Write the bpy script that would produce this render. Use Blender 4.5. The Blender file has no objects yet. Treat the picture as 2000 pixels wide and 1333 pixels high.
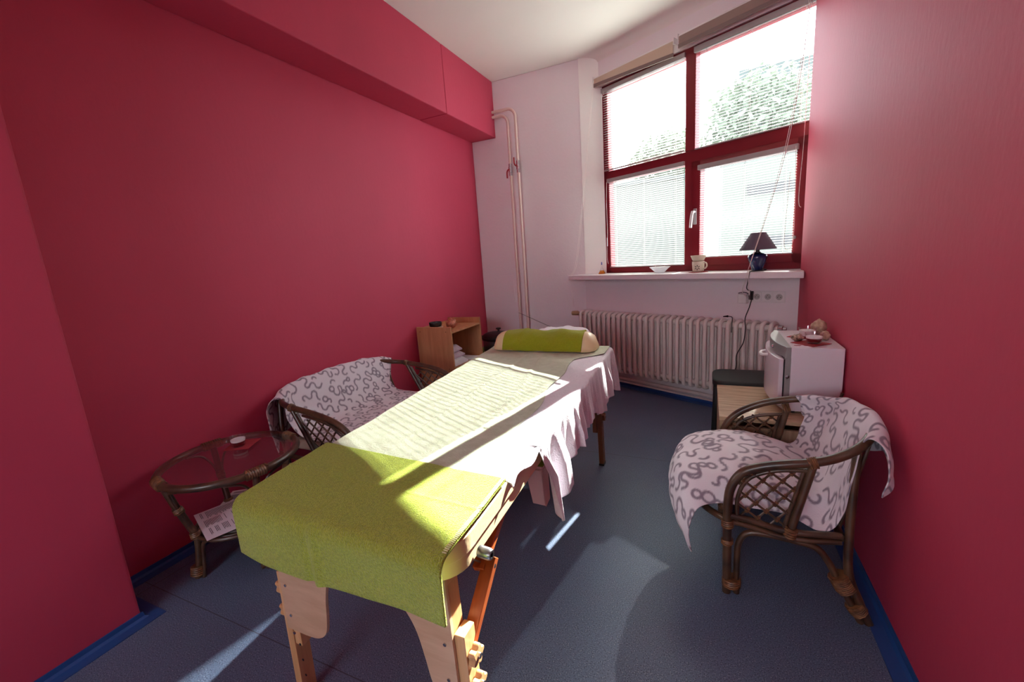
import bpy, bmesh, math, random
import numpy as np
from mathutils import Vector, Matrix, noise as mnoise

S = bpy.context.scene
PI = math.pi
RAD = math.radians

# ------------------------------------------------------------------ camera
cam_d = bpy.data.cameras.new('camera')
cam = bpy.data.objects.new('camera', cam_d)
S.collection.objects.link(cam)
S.camera = cam
yaw, pit, rol = 0.4364, 0.1914, -0.0703
Fv = Vector((-math.sin(yaw) * math.cos(pit), math.cos(yaw) * math.cos(pit), -math.sin(pit)))
rv = Vector((math.cos(yaw), math.sin(yaw), 0)); uv_ = rv.cross(Fv)
R_ = math.cos(rol) * rv + math.sin(rol) * uv_
U_ = -math.sin(rol) * rv + math.cos(rol) * uv_
M = Matrix((R_, U_, -Fv)).transposed().to_4x4()
M.translation = Vector((0, 0, 1.305))
cam.matrix_world = M
cam_d.sensor_width = 36.0
cam_d.lens = 828.8 / 2000 * 36.0
cam_d.clip_start = 0.02
cam_d.clip_end = 300

# ------------------------------------------------------------------ light
W_ = bpy.data.worlds.new('World'); S.world = W_
W_.use_nodes = True
wn = W_.node_tree.nodes; wl = W_.node_tree.links
bg = wn['Background']
bg.inputs[0].default_value = (0.86, 0.92, 1.0, 1)
bg.inputs[1].default_value = 5.0

sun_d = bpy.data.lights.new('sun', 'SUN')
sun_d.energy = 27.0
sun_d.color = (1.0, 0.965, 0.90)
sun_d.angle = RAD(0.55)
sun = bpy.data.objects.new('sun', sun_d)
S.collection.objects.link(sun)
el, az = RAD(31.8), RAD(79.0)
sv = Vector((math.cos(el) * math.cos(az), math.cos(el) * math.sin(az), math.sin(el)))
sun.rotation_euler = sv.to_track_quat('Z', 'Y').to_euler()
sun.location = sv * 20

S.view_settings.view_transform = 'Standard'
S.view_settings.look = 'None'
S.view_settings.gamma = 1
S.view_settings.use_curve_mapping = False
S.view_settings.exposure = 1.15
S.cycles.use_denoising = True
S.cycles.max_bounces = 14
S.cycles.diffuse_bounces = 8
S.cycles.transmission_bounces = 8
S.cycles.transparent_max_bounces = 24
S.cycles.caustics_reflective = False
S.cycles.sample_clamp_indirect = 12

# ------------------------------------------------------------------ materials
def srgb(r, g, b):
    f = lambda c: (c / 255 / 12.92) if c / 255 <= 0.04045 else ((c / 255 + 0.055) / 1.055) ** 2.4
    return (f(r), f(g), f(b), 1)

def mat(name, col, rough=0.5, metal=0.0, var=0.0, vscale=4.0, bump=0.0, bscale=50.0, spec=0.5, sheen=0.0, col2=None,
        stretch=None, transl=0.0, detail=4.0):
    m = bpy.data.materials.new(name); m.use_nodes = True
    nt = m.node_tree; N = nt.nodes; L = nt.links
    b = N['Principled BSDF']
    b.inputs['Base Color'].default_value = col
    b.inputs['Roughness'].default_value = rough
    b.inputs['Metallic'].default_value = metal
    b.inputs['Specular IOR Level'].default_value = spec
    if sheen:
        b.inputs['Sheen Weight'].default_value = sheen
        b.inputs['Sheen Roughness'].default_value = 0.5
    tc = N.new('ShaderNodeTexCoord'); mp = N.new('ShaderNodeMapping')
    L.new(tc.outputs['Object'], mp.inputs[0])
    if stretch: mp.inputs['Scale'].default_value = stretch
    if var or col2:
        n = N.new('ShaderNodeTexNoise'); n.inputs['Scale'].default_value = vscale; n.inputs['Detail'].default_value = detail
        L.new(mp.outputs[0], n.inputs['Vector'])
        r = N.new('ShaderNodeValToRGB')
        c2 = col2 or tuple([c * (1 - var) for c in col[:3]]) + (1,)
        r.color_ramp.elements[0].position = 0.35; r.color_ramp.elements[0].color = c2
        r.color_ramp.elements[1].position = 0.65; r.color_ramp.elements[1].color = col
        L.new(n.outputs['Fac'], r.inputs[0]); L.new(r.outputs[0], b.inputs['Base Color'])
    if bump:
        n2 = N.new('ShaderNodeTexNoise'); n2.inputs['Scale'].default_value = bscale; n2.inputs['Detail'].default_value = 3
        L.new(mp.outputs[0], n2.inputs['Vector'])
        bp = N.new('ShaderNodeBump'); bp.inputs['Strength'].default_value = bump; bp.inputs['Distance'].default_value = 0.01
        L.new(n2.outputs['Fac'], bp.inputs['Height']); L.new(bp.outputs[0], b.inputs['Normal'])
    if transl:
        t = N.new('ShaderNodeBsdfTranslucent'); t.inputs[0].default_value = col
        mx = N.new('ShaderNodeMixShader'); mx.inputs[0].default_value = transl
        out = N['Material Output']
        L.new(b.outputs[0], mx.inputs[1]); L.new(t.outputs[0], mx.inputs[2]); L.new(mx.outputs[0], out.inputs[0])
    return m

PINK = mat('pink_wall_paint', srgb(193, 64, 92), 0.62, var=0.06, vscale=2.5, bump=0.07, bscale=45, spec=0.35, stretch=(1, 1, 0.5))
WHITE_WALL = mat('white_wall_paint', srgb(233, 225, 229), 0.7, var=0.04, vscale=1.5, bump=0.12, bscale=40, spec=0.3)
CEIL = mat('ceiling_paint', srgb(232, 228, 224), 0.85, var=0.03, vscale=1.2, bump=0.1, bscale=12)
REVEAL = WHITE_WALL
BLUE = mat('blue_vinyl_skirting', srgb(36, 80, 146), 0.45, var=0.1, vscale=3)
RED_FRAME = mat('dark_red_window_frame', srgb(128, 22, 36), 0.42, var=0.08, vscale=6)
SILL_W = mat('white_laminate_sill', srgb(232, 226, 230), 0.3)
WPLAST = mat('white_plastic', srgb(225, 222, 222), 0.35)
GPLAST = mat('grey_white_plastic', srgb(170, 168, 166), 0.4)
CORDM = mat('white_cord', srgb(225, 218, 212), 0.6)
SLAT = mat('venetian_slat', srgb(200, 205, 200), 0.45)
BEIGE_F = mat('beige_roller_fabric', srgb(205, 186, 165), 0.9, var=0.05)
TAUPE = mat('taupe_bottom_bar', srgb(128, 110, 106), 0.5)
RADM = mat('cream_radiator_enamel', srgb(228, 220, 214), 0.35, var=0.05, vscale=8)
PIPEM = mat('cream_pipe_paint', srgb(226, 206, 196), 0.4, var=0.04, vscale=10)
CHROME = mat('chrome', (0.6, 0.6, 0.6, 1), 0.25, 1.0)
REDP = mat('red_plastic', srgb(150, 20, 30), 0.4)
BLACKP = mat('black_plastic', srgb(22, 21, 23), 0.35)
BLACKM = mat('matt_black', srgb(20, 20, 22), 0.6)
CORK = mat('yellowed_plastic', srgb(176, 142, 104), 0.5, var=0.2, vscale=30)
RATTAN = mat('dark_rattan', srgb(92, 66, 46), 0.32, col2=srgb(52, 36, 27), vscale=14, spec=0.6, stretch=(1, 1, 1))
BIND = mat('rattan_binding', srgb(134, 94, 60), 0.45, col2=srgb(84, 54, 34), vscale=60)
BEECH = mat('light_beech', srgb(214, 170, 120), 0.38, col2=srgb(196, 148, 98), vscale=8, stretch=(6, 6, 0.5), spec=0.5)
ORANGEW = mat('orange_varnished_wood', srgb(176, 92, 44), 0.35, col2=srgb(140, 66, 30), vscale=8, stretch=(6, 1, 1))
PLY = mat('birch_plywood', srgb(206, 172, 140), 0.45, col2=srgb(190, 154, 122), vscale=7, stretch=(1, 1, 5))
VINYL = mat('cream_vinyl', srgb(226, 206, 160), 0.38, bump=0.05, bscale=80)
SHELFW = mat('beech_laminate', srgb(196, 142, 100), 0.45, col2=srgb(176, 122, 82), vscale=5, stretch=(5, 5, 0.6))
OAK = mat('pale_oak_laminate', srgb(206, 178, 144), 0.45, col2=srgb(172, 142, 110), vscale=6, stretch=(1.2, 9, 9))
OAKV = mat('pale_oak_laminate_vertical', srgb(196, 166, 134), 0.45, col2=srgb(160, 130, 100), vscale=6, stretch=(9, 9, 1.0))
DARKW = mat('dark_brown_wood', srgb(92, 52, 34), 0.45, var=0.2)
ENAMEL = mat('white_enamel', srgb(222, 216, 224), 0.3)
SILVER = mat('silver_grey_plastic', srgb(150, 150, 148), 0.3, 0.2)
STEEL = mat('dark_steel', (0.22, 0.22, 0.23, 1), 0.3, 0.9)
CERAM = mat('cream_ceramic', srgb(214, 202, 182), 0.45, var=0.08, vscale=20)
CUTM = mat('dark_cutout', srgb(50, 30, 26), 0.8)
NAVY = mat('navy_glaze', srgb(18, 34, 84), 0.12, spec=0.8)
SHADE = mat('grey_purple_shade', srgb(96, 84, 100), 0.8, var=0.04, vscale=200, transl=0.06)
NAPK = mat('red_napkin', srgb(158, 42, 54), 0.85, var=0.1, vscale=60, bump=0.1, bscale=200)
WAX_R = mat('dark_red_wax', srgb(96, 14, 22), 0.3)
WAX_W = mat('white_wax', srgb(236, 232, 232), 0.5)
STONE = mat('tan_stone', srgb(214, 184, 158), 0.75, col2=srgb(176, 142, 118), vscale=45, bump=0.5, bscale=60)
SALT = mat('orange_salt_crystal', srgb(226, 150, 120), 0.4, col2=srgb(156, 76, 56), vscale=45, bump=0.6, bscale=70, transl=0.2)
GRANITE = mat('speckled_white_stone', srgb(220, 208, 190), 0.8, col2=srgb(150, 120, 95), vscale=140)
PAPER = mat('white_paper', srgb(226, 216, 226), 0.8)
INK = mat('printed_ink', srgb(92, 88, 100), 0.9)
PINKPL = mat('pale_pink_plastic', srgb(226, 190, 186), 0.42)
GREEN_T = mat('lime_terry', srgb(188, 208, 62), 0.95, col2=srgb(160, 182, 46), vscale=190, bump=1.0, bscale=330, sheen=0.3, spec=0.1)
GREEN_D = mat('olive_green_cloth', srgb(110, 140, 42), 0.95, var=0.15, vscale=80, bump=0.3, bscale=200)
PALE_T = mat('pale_green_sheet', srgb(196, 205, 180), 0.95, col2=srgb(184, 194, 166), vscale=28, bump=0.32, bscale=160, sheen=0.2, spec=0.1)
WHITE_T = mat('white_towel', srgb(228, 224, 232), 0.95, var=0.05, vscale=60, bump=0.4, bscale=180, sheen=0.2, spec=0.1)
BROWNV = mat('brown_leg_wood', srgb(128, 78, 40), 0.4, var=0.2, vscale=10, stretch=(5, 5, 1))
WIRE = mat('steel_wire', (0.3, 0.3, 0.3, 1), 0.4, 0.8)

def glassy(name, col=(1, 1, 1, 1), rough=0.0, ior=1.45, a=0.12):
    """thin-walled glass: mostly transparent with a fresnel gloss"""
    m = bpy.data.materials.new(name); m.use_nodes = True
    nt = m.node_tree; N = nt.nodes; L = nt.links
    N.remove(N['Principled BSDF'])
    t = N.new('ShaderNodeBsdfTransparent'); t.inputs[0].default_value = col
    g = N.new('ShaderNodeBsdfGlossy'); g.inputs['Roughness'].default_value = rough
    fr = N.new('ShaderNodeFresnel'); fr.inputs[0].default_value = ior
    ad = N.new('ShaderNodeMath'); ad.operation = 'ADD'; ad.inputs[1].default_value = a
    ge = N.new('ShaderNodeNewGeometry'); mi = N.new('ShaderNodeMapRange')     # thin glass: the same fresnel on both faces
    mi.inputs[3].default_value = ior; mi.inputs[4].default_value = 1 / ior
    L.new(ge.outputs['Backfacing'], mi.inputs[0]); L.new(mi.outputs[0], fr.inputs[0])
    mx = N.new('ShaderNodeMixShader')
    L.new(fr.outputs[0], ad.inputs[0]); L.new(ad.outputs[0], mx.inputs[0])
    L.new(t.outputs[0], mx.inputs[1]); L.new(g.outputs[0], mx.inputs[2])
    L.new(mx.outputs[0], N['Material Output'].inputs[0])
    return m
PANE = glassy('window_glass', (0.97, 0.985, 0.98, 1), a=0.0)
TOPGL = glassy('table_glass', (0.96, 0.985, 0.975, 1), a=0.03)
CUPGL = glassy('clear_cup_glass', (0.985, 0.985, 0.99, 1), a=0.05)
AMBER = glassy('amber_liquid', (0.85, 0.42, 0.05, 1), a=0.05)

# speckled vinyl floor
FLOOR = bpy.data.materials.new('speckled_blue_grey_vinyl'); FLOOR.use_nodes = True
N = FLOOR.node_tree.nodes; L = FLOOR.node_tree.links; b = N['Principled BSDF']
tc = N.new('ShaderNodeTexCoord')
def ramp(els):
    r = N.new('ShaderNodeValToRGB')
    r.color_ramp.elements[0].position, r.color_ramp.elements[0].color = els[0]
    r.color_ramp.elements[1].position, r.color_ramp.elements[1].color = els[1]
    for p, c in els[2:]:
        e = r.color_ramp.elements.new(p); e.color = c
    return r
n1 = N.new('ShaderNodeTexNoise'); n1.inputs['Scale'].default_value = 260; n1.inputs['Detail'].default_value = 2
L.new(tc.outputs['Object'], n1.inputs['Vector'])
r1 = ramp([(0.36, srgb(56, 68, 90)), (0.44, srgb(92, 110, 138)), (0.62, srgb(98, 116, 144)), (0.70, srgb(160, 172, 186))])
L.new(n1.outputs['Fac'], r1.inputs[0])
n3 = N.new('ShaderNodeTexNoise'); n3.inputs['Scale'].default_value = 1.6; n3.inputs['Detail'].default_value = 3
L.new(tc.outputs['Object'], n3.inputs['Vector'])
mr = N.new('ShaderNodeMapRange'); mr.inputs[1].default_value = 0.3; mr.inputs[2].default_value = 0.7; mr.inputs[3].default_value = 0.84; mr.inputs[4].default_value = 1.06
L.new(n3.outputs['Fac'], mr.inputs[0])
# welded seams between the vinyl tiles
sx = N.new('ShaderNodeSeparateXYZ'); L.new(tc.outputs['Object'], sx.inputs[0])
def seam(out, off, period):
    a_ = N.new('ShaderNodeMath'); a_.operation = 'ADD'; a_.inputs[1].default_value = -off; L.new(out, a_.inputs[0])
    w_ = N.new('ShaderNodeMath'); w_.operation = 'PINGPONG'; w_.inputs[1].default_value = period / 2; L.new(a_.outputs[0], w_.inputs[0])
    g_ = N.new('ShaderNodeMath'); g_.operation = 'LESS_THAN'; g_.inputs[1].default_value = 0.0018; L.new(w_.outputs[0], g_.inputs[0])
    return g_
s1 = seam(sx.outputs['Y'], 0.80, 1.80); s2 = seam(sx.outputs['X'], 1.40, 3.6)
mxs = N.new('ShaderNodeMath'); mxs.operation = 'MAXIMUM'; L.new(s1.outputs[0], mxs.inputs[0]); L.new(s2.outputs[0], mxs.inputs[1])
vm = N.new('ShaderNodeVectorMath'); vm.operation = 'SCALE'; L.new(r1.outputs[0], vm.inputs[0]); L.new(mr.outputs[0], vm.inputs['Scale'])
mc = N.new('ShaderNodeMix'); mc.data_type = 'RGBA'
L.new(mxs.outputs[0], mc.inputs['Factor']); L.new(vm.outputs[0], mc.inputs[6]); mc.inputs[7].default_value = srgb(62, 70, 86)
L.new(mc.outputs[2], b.inputs['Base Color'])
b.inputs['Roughness'].default_value = 0.42
b.inputs['Specular IOR Level'].default_value = 0.45
bpn = N.new('ShaderNodeBump'); bpn.inputs['Strength'].default_value = 0.12; bpn.inputs['Distance'].default_value = 0.004
L.new(n1.outputs['Fac'], bpn.inputs['Height']); L.new(bpn.outputs[0], b.inputs['Normal'])

# fleece with a squiggle pattern stored per vertex
THROW = bpy.data.materials.new('white_fleece_with_grey_squiggles'); THROW.use_nodes = True
N = THROW.node_tree.nodes; L = THROW.node_tree.links; b = N['Principled BSDF']
at = N.new('ShaderNodeAttribute'); at.attribute_name = 'squiggle'
mc = N.new('ShaderNodeMix'); mc.data_type = 'RGBA'
L.new(at.outputs['Fac'], mc.inputs['Factor'])
mc.inputs[6].default_value = srgb(222, 218, 224); mc.inputs[7].default_value = srgb(138, 130, 143)
L.new(mc.outputs[2], b.inputs['Base Color'])
b.inputs['Roughness'].default_value = 0.95; b.inputs['Sheen Weight'].default_value = 0.25; b.inputs['Specular IOR Level'].default_value = 0.1
tc = N.new('ShaderNodeTexCoord'); nn = N.new('ShaderNodeTexNoise'); nn.inputs['Scale'].default_value = 220
L.new(tc.outputs['Object'], nn.inputs['Vector'])
bb = N.new('ShaderNodeBump'); bb.inputs['Strength'].default_value = 0.25; bb.inputs['Distance'].default_value = 0.004
L.new(nn.outputs['Fac'], bb.inputs['Height']); L.new(bb.outputs[0], b.inputs['Normal'])

# ------------------------------------------------------------------ helpers
COL = S.collection
def link(name, me, m, parent=None, smooth=False):
    o = bpy.data.objects.new(name, me); COL.objects.link(o)
    for mm in (m if isinstance(m, (list, tuple)) else [m]): me.materials.append(mm)
    if smooth: me.shade_smooth()
    if parent: o.parent = parent; o.matrix_parent_inverse = Matrix.Identity(4) if parent.type != 'EMPTY' else inv(parent)
    return o
def inv(p):
    bpy.context.view_layer.update(); return p.matrix_world.inverted()

class MB:
    """collects shapes in world coordinates; build() links them as one mesh"""
    def __init__(s): s.v = []; s.f = []; s.mi = []; s.k = 0
    def add(s, vs, fs):
        n = len(s.v); s.v += [tuple(v) for v in vs]; s.f += [tuple(i + n for i in f) for f in fs]; s.mi += [s.k] * len(fs)
        return s
    def box(s, c, d, rot=None):
        x, y, z = d[0] / 2, d[1] / 2, d[2] / 2
        vs = [Vector((a * x, b_ * y, c_ * z)) for a in (-1, 1) for b_ in (-1, 1) for c_ in (-1, 1)]
        if rot is not None: vs = [rot @ v for v in vs]
        vs = [v + Vector(c) for v in vs]
        return s.add(vs, [(0, 1, 3, 2), (4, 6, 7, 5), (0, 4, 5, 1), (2, 3, 7, 6), (0, 2, 6, 4), (1, 5, 7, 3)])
    def bb(s, x0, x1, y0, y1, z0, z1):
        return s.box(((x0 + x1) / 2, (y0 + y1) / 2, (z0 + z1) / 2), (abs(x1 - x0), abs(y1 - y0), abs(z1 - z0)))
    def hexa(s, p):
        """8 points: bottom 4 ccw then top 4"""
        return s.add(p, [(3, 2, 1, 0), (4, 5, 6, 7), (0, 1, 5, 4), (1, 2, 6, 5), (2, 3, 7, 6), (3, 0, 4, 7)])
    def bar(s, a, b_, w, h, up=(0, 0, 1)):
        a = Vector(a); b_ = Vector(b_); d = (b_ - a); l = d.length; d.normalize()
        u = Vector(up); x = d.cross(u)
        if x.length < 1e-4: x = d.cross(Vector((0, 1, 0)))
        x.normalize(); y = x.cross(d)
        rot = Matrix((x, d, y)).transposed()
        return s.box((a + b_) / 2, (w, l, h), rot)
    def tube(s, pts, r, n=10, caps=True, closed=False):
        P = [Vector(p) for p in pts]; m = len(P)
        rr = r if isinstance(r, (list, tuple)) else [r] * m
        T = []
        for i in range(m):
            if closed: t = P[(i + 1) % m] - P[i - 1]
            else: t = P[min(i + 1, m - 1)] - P[max(i - 1, 0)]
            T.append(t.normalized() if t.length > 1e-9 else Vector((0, 0, 1)))
        u = T[0].orthogonal().normalized()
        vs = []
        for i in range(m):
            u = (u - T[i] * u.dot(T[i])); u.normalize(); w = T[i].cross(u)
            for j in range(n):
                a = 2 * PI * j / n
                vs.append(P[i] + (u * math.cos(a) + w * math.sin(a)) * rr[i])
        fs = []
        for i in range(m if closed else m - 1):
            i2 = (i + 1) % m
            off = 0
            if closed and i2 == 0:   # align seam
                best = min(range(n), key=lambda k: (vs[k] - vs[(m - 1) * n]).length); off = best
            for j in range(n):
                j2 = (j + 1) % n
                fs.append((i * n + j, i * n + j2, i2 * n + (j2 + off) % n, i2 * n + (j + off) % n))
        if caps and not closed:
            fs.append(tuple(range(n))[::-1]); fs.append(tuple((m - 1) * n + j for j in range(n)))
        return s.add(vs, fs)
    def lathe(s, prof, c=(0, 0, 0), n=32, ax=None):
        """prof: (r,z) list"""
        vs = []; fs = []; q = Vector((0, 0, 1)).rotation_difference(Vector(ax)) if ax else None
        for (r, z) in prof:
            for j in range(n):
                a = 2 * PI * j / n
                v = Vector((r * math.cos(a), r * math.sin(a), z))
                if q: v = q @ v
                vs.append(v + Vector(c))
        for i in range(len(prof) - 1):
            for j in range(n):
                j2 = (j + 1) % n
                fs.append((i * n + j, i * n + j2, (i + 1) * n + j2, (i + 1) * n + j))
        if prof[0][0] > 1e-5: fs.append(tuple(range(n))[::-1])
        if prof[-1][0] > 1e-5: fs.append(tuple((len(prof) - 1) * n + j for j in range(n)))
        return s.add(vs, fs)
    def prism(s, poly, org, ex, ey, ez, depth):
        """2-D polygon poly in plane (ex,ey) at org, extruded depth along ez"""
        org, ex, ey, ez = map(Vector, (org, ex, ey, ez)); n = len(poly)
        a = [org + ex * p[0] + ey * p[1] for p in poly]; b_ = [p + ez * depth for p in a]
        return s.add(a + b_, [tuple(range(n))[::-1], tuple(range(n, 2 * n))] + [(i, (i + 1) % n, n + (i + 1) % n, n + i) for i in range(n)])
    def build(s, name, m, parent=None, smooth=False, bevel=0, seg=2, auto=None):
        me = bpy.data.meshes.new(name); me.from_pydata(s.v, [], s.f)
        bm = bmesh.new(); bm.from_mesh(me)
        bmesh.ops.remove_doubles(bm, verts=bm.verts, dist=1e-6)
        bmesh.ops.recalc_face_normals(bm, faces=bm.faces); bm.to_mesh(me); bm.free()
        o = link(name, me, m, parent)
        if isinstance(m, (list, tuple)) and len(me.polygons) == len(s.mi):
            for p, k in zip(me.polygons, s.mi): p.material_index = k
        if bevel:
            bv = o.modifiers.new('bevel', 'BEVEL'); bv.width = bevel; bv.segments = seg; bv.limit_method = 'ANGLE'; bv.angle_limit = RAD(40)
            me.shade_smooth(); bv.harden_normals = True
        elif smooth:
            me.shade_smooth()
            if auto is None: auto = 40
            try: me.set_sharp_from_angle(angle=RAD(auto))
            except Exception: pass
        return o

def thing(name, label, cat, loc=(0, 0, 0), group=None):
    o = bpy.data.objects.new(name, None); COL.objects.link(o); o.location = loc
    o.empty_display_size = 0.05
    o['label'] = label; o['category'] = cat
    if group: o['group'] = group
    return o
def tag(o, label, cat, group=None):
    o['label'] = label; o['category'] = cat
    if group: o['group'] = group
    return o
def struct(o, label=None):
    o['kind'] = 'structure'
    if label: o['label'] = label
    return o

def cr(pts, k=8, closed=False):
    """Catmull-Rom through pts"""
    P = [Vector(p) for p in pts]; n = len(P); out = []
    rng = range(n) if closed else range(n - 1)
    for i in rng:
        if closed: p0, p1, p2, p3 = P[i - 1], P[i], P[(i + 1) % n], P[(i + 2) % n]
        else: p0, p1, p2, p3 = P[max(i - 1, 0)], P[i], P[i + 1], P[min(i + 2, n - 1)]
        for j in range(k):
            t = j / k
            out.append(0.5 * ((2 * p1) + (p2 - p0) * t + (2 * p0 - 5 * p1 + 4 * p2 - p3) * t * t + (3 * p1 - p0 - 3 * p2 + p3) * t ** 3))
    if not closed: out.append(P[-1])
    return out

def binding(name, a, b_, r, parent, turns=None, m=None):
    """rattan binding wound round a pole from a to b"""
    a = Vector(a); b_ = Vector(b_); d = b_ - a; l = d.length; d.normalize()
    turns = turns or max(2, int(l / 0.007)); u = d.orthogonal().normalized(); w = d.cross(u)
    pts = []
    k = 10
    for i in range(turns * k + 1):
        t = i / (turns * k); an = 2 * PI * i / k
        pts.append(a + d * (l * t) + (u * math.cos(an) + w * math.sin(an)) * r)
    mb = MB(); mb.tube(pts, max(0.0025, l / turns * 0.5), n=5)
    mb.tube([a, b_], r * 0.985, n=12)
    return mb.build(name, m or BIND, parent, smooth=True)

def grid_mesh(name, fn, nu, nv, m, parent=None, thick=0.0, off=0.0, attr=None):
    vs = [fn(i / (nu - 1), j / (nv - 1)) for j in range(nv) for i in range(nu)]
    fs = [(j * nu + i, j * nu + i + 1, (j + 1) * nu + i + 1, (j + 1) * nu + i) for j in range(nv - 1) for i in range(nu - 1)]
    me = bpy.data.meshes.new(name); me.from_pydata([tuple(v) for v in vs], [], fs)
    if attr is not None:
        a = me.attributes.new('squiggle', 'FLOAT', 'POINT'); a.data.foreach_set('value', attr)
    me.shade_smooth()
    o = link(name, me, m, parent)
    me.shade_smooth()
    if thick:
        so = o.modifiers.new('thickness', 'SOLIDIFY'); so.thickness = thick; so.offset = off
    return o

def surf(rows, nu, nv):
    """numpy Catmull-Rom surface through a control net rows[v][u]"""
    C = np.array(rows, float)
    def interp(A, n):
        m = A.shape[0]; t = np.linspace(0, m - 1, n); i = np.clip(t.astype(int), 0, m - 2); f = (t - i)[:, None, None]
        p = lambda k: A[np.clip(i + k, 0, m - 1)]
        p0, p1, p2, p3 = p(-1), p(0), p(1), p(2)
        return 0.5 * (2 * p1 + (p2 - p0) * f + (2 * p0 - 5 * p1 + 4 * p2 - p3) * f ** 2 + (3 * p1 - p0 - 3 * p2 + p3) * f ** 3)
    A = interp(C, nv)
    A = interp(A.transpose(1, 0, 2), nu).transpose(1, 0, 2)
    return A  # [v][u]

def squiggles(w, h, seed, cell=0.085, res=0.002):
    """raster of looping soft grey lines over a w x h cloth"""
    rnd = random.Random(seed); nx, ny = int(w / res) + 1, int(h / res) + 1
    Rr = np.zeros((ny, nx), np.float32); pr = 0.0058; k = int(pr / res) + 2
    yy, xx = np.mgrid[-k:k + 1, -k:k + 1]
    og = np.zeros((int(h / .004) + 3, int(w / .004) + 3), bool)      # occupied cells, 4 mm
    def near(x, y, r):
        k_ = int(r / .004) + 1; i_, j_ = int(y / .004), int(x / .004)
        if i_ < 0 or j_ < 0 or i_ >= og.shape[0] or j_ >= og.shape[1]: return True
        return bool(og[max(0, i_ - k_):i_ + k_ + 1, max(0, j_ - k_):j_ + k_ + 1].any())
    NT = int(w * h / cell / cell * 60)
    for it_ in range(NT * 2):
        x, y = rnd.uniform(0, w), rnd.uniform(0, h); th = rnd.uniform(0, 2 * PI)
        if near(x, y, .026): continue
        path = [(x, y)]; sgn = rnd.choice((-1, 1)); segs = rnd.randint(8, 14); stop = False
        for q in range(segs):
            rad = rnd.uniform(0.0125, 0.023); turn = rnd.uniform(2.2, 3.9)
            if rnd.random() < 0.11: turn = rnd.uniform(5.6, 6.6); rad *= 0.8
            st = max(4, int(rad * turn / 0.003))
            for i in range(st + rnd.randint(1, 6)):
                if i < st: th += sgn * turn / st
                x += math.cos(th) * 0.003; y += math.sin(th) * 0.003
                if near(x, y, .012): stop = True; break
                path.append((x, y))
            sgn = -sgn
            if stop: break
        if len(path) < (46 if it_ < NT else 13): continue
        for (a, c) in path:
            og[int(c / .004), int(a / .004)] = True
            ix, iy = a / res, c / res; jx, jy = int(round(ix)), int(round(iy))
            if jx - k < 0 or jy - k < 0 or jx + k + 1 > nx or jy + k + 1 > ny: continue
            d = np.hypot(xx + jx - ix, yy + jy - iy) * res
            v = np.clip((pr - d) / 0.0028 + 0.35, 0, 1)
            sl = Rr[jy - k:jy + k + 1, jx - k:jx + k + 1]; np.maximum(sl, v, out=sl)
    return Rr
def sample(Rr, w, h, U, V):
    ny, nx = Rr.shape; x = np.clip(U / w * (nx - 1), 0, nx - 1.001); y = np.clip(V / h * (ny - 1), 0, ny - 1.001)
    i, j = x.astype(int), y.astype(int); fx, fy = x - i, y - j
    return (Rr[j, i] * (1 - fx) * (1 - fy) + Rr[j, i + 1] * fx * (1 - fy) + Rr[j + 1, i] * (1 - fx) * fy + Rr[j + 1, i + 1] * fx * fy)

def cloth_from(name, rows, step, seed, parent=None, wob=0.004, thick=0.004):
    C = np.array(rows, float)
    lu = np.linalg.norm(np.diff(C, axis=1), axis=2).sum(1).max(); lv = np.linalg.norm(np.diff(C, axis=0), axis=2).sum(0).max()
    nu, nv = int(lu / step), int(lv / step); A = surf(rows, nu, nv)
    du = np.zeros((nv, nu)); du[:, 1:] = np.cumsum(np.linalg.norm(np.diff(A, axis=1), axis=2), axis=1)
    dv = np.zeros((nv, nu)); dv[1:, :] = np.cumsum(np.linalg.norm(np.diff(A, axis=0), axis=2), axis=0)
    dv = np.repeat(dv.mean(1)[:, None], nu, 1); du = du - du[:, nu // 2][:, None]; du = du - du.min()
    w, h = du.max() + 0.01, dv.max() + 0.01
    Rr = squiggles(w, h, seed)
    val = sample(Rr, w, h, du, dv)
    # small soft folds along the normal
    gu = np.gradient(A, axis=1); gv = np.gradient(A, axis=0); Nn = np.cross(gu, gv); Nn /= (np.linalg.norm(Nn, axis=2, keepdims=True) + 1e-9)
    ph = seed * 1.7
    f = wob * (np.sin(du * 31 + dv * 9 + ph) * np.sin(dv * 17 - du * 7 + ph * 2) + 0.5 * np.sin(du * 63 - dv * 24 + ph) * np.sin(dv * 41 + ph))
    A = A + Nn * f[..., None]
    vs = A.reshape(-1, 3)
    idx = np.arange(nu * nv).reshape(nv, nu)
    fs = np.stack([idx[:-1, :-1], idx[:-1, 1:], idx[1:, 1:], idx[1:, :-1]], -1).reshape(-1, 4)
    me = bpy.data.meshes.new(name); me.from_pydata(vs.tolist(), [], fs.tolist())
    a = me.attributes.new('squiggle', 'FLOAT', 'POINT'); a.data.foreach_set('value', val.reshape(-1).astype(np.float32))
    me.shade_smooth()
    o = link(name, me, THROW, parent); me.shade_smooth()
    so = o.modifiers.new('thickness', 'SOLIDIFY'); so.thickness = thick; so.offset = 0
    return o

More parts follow.
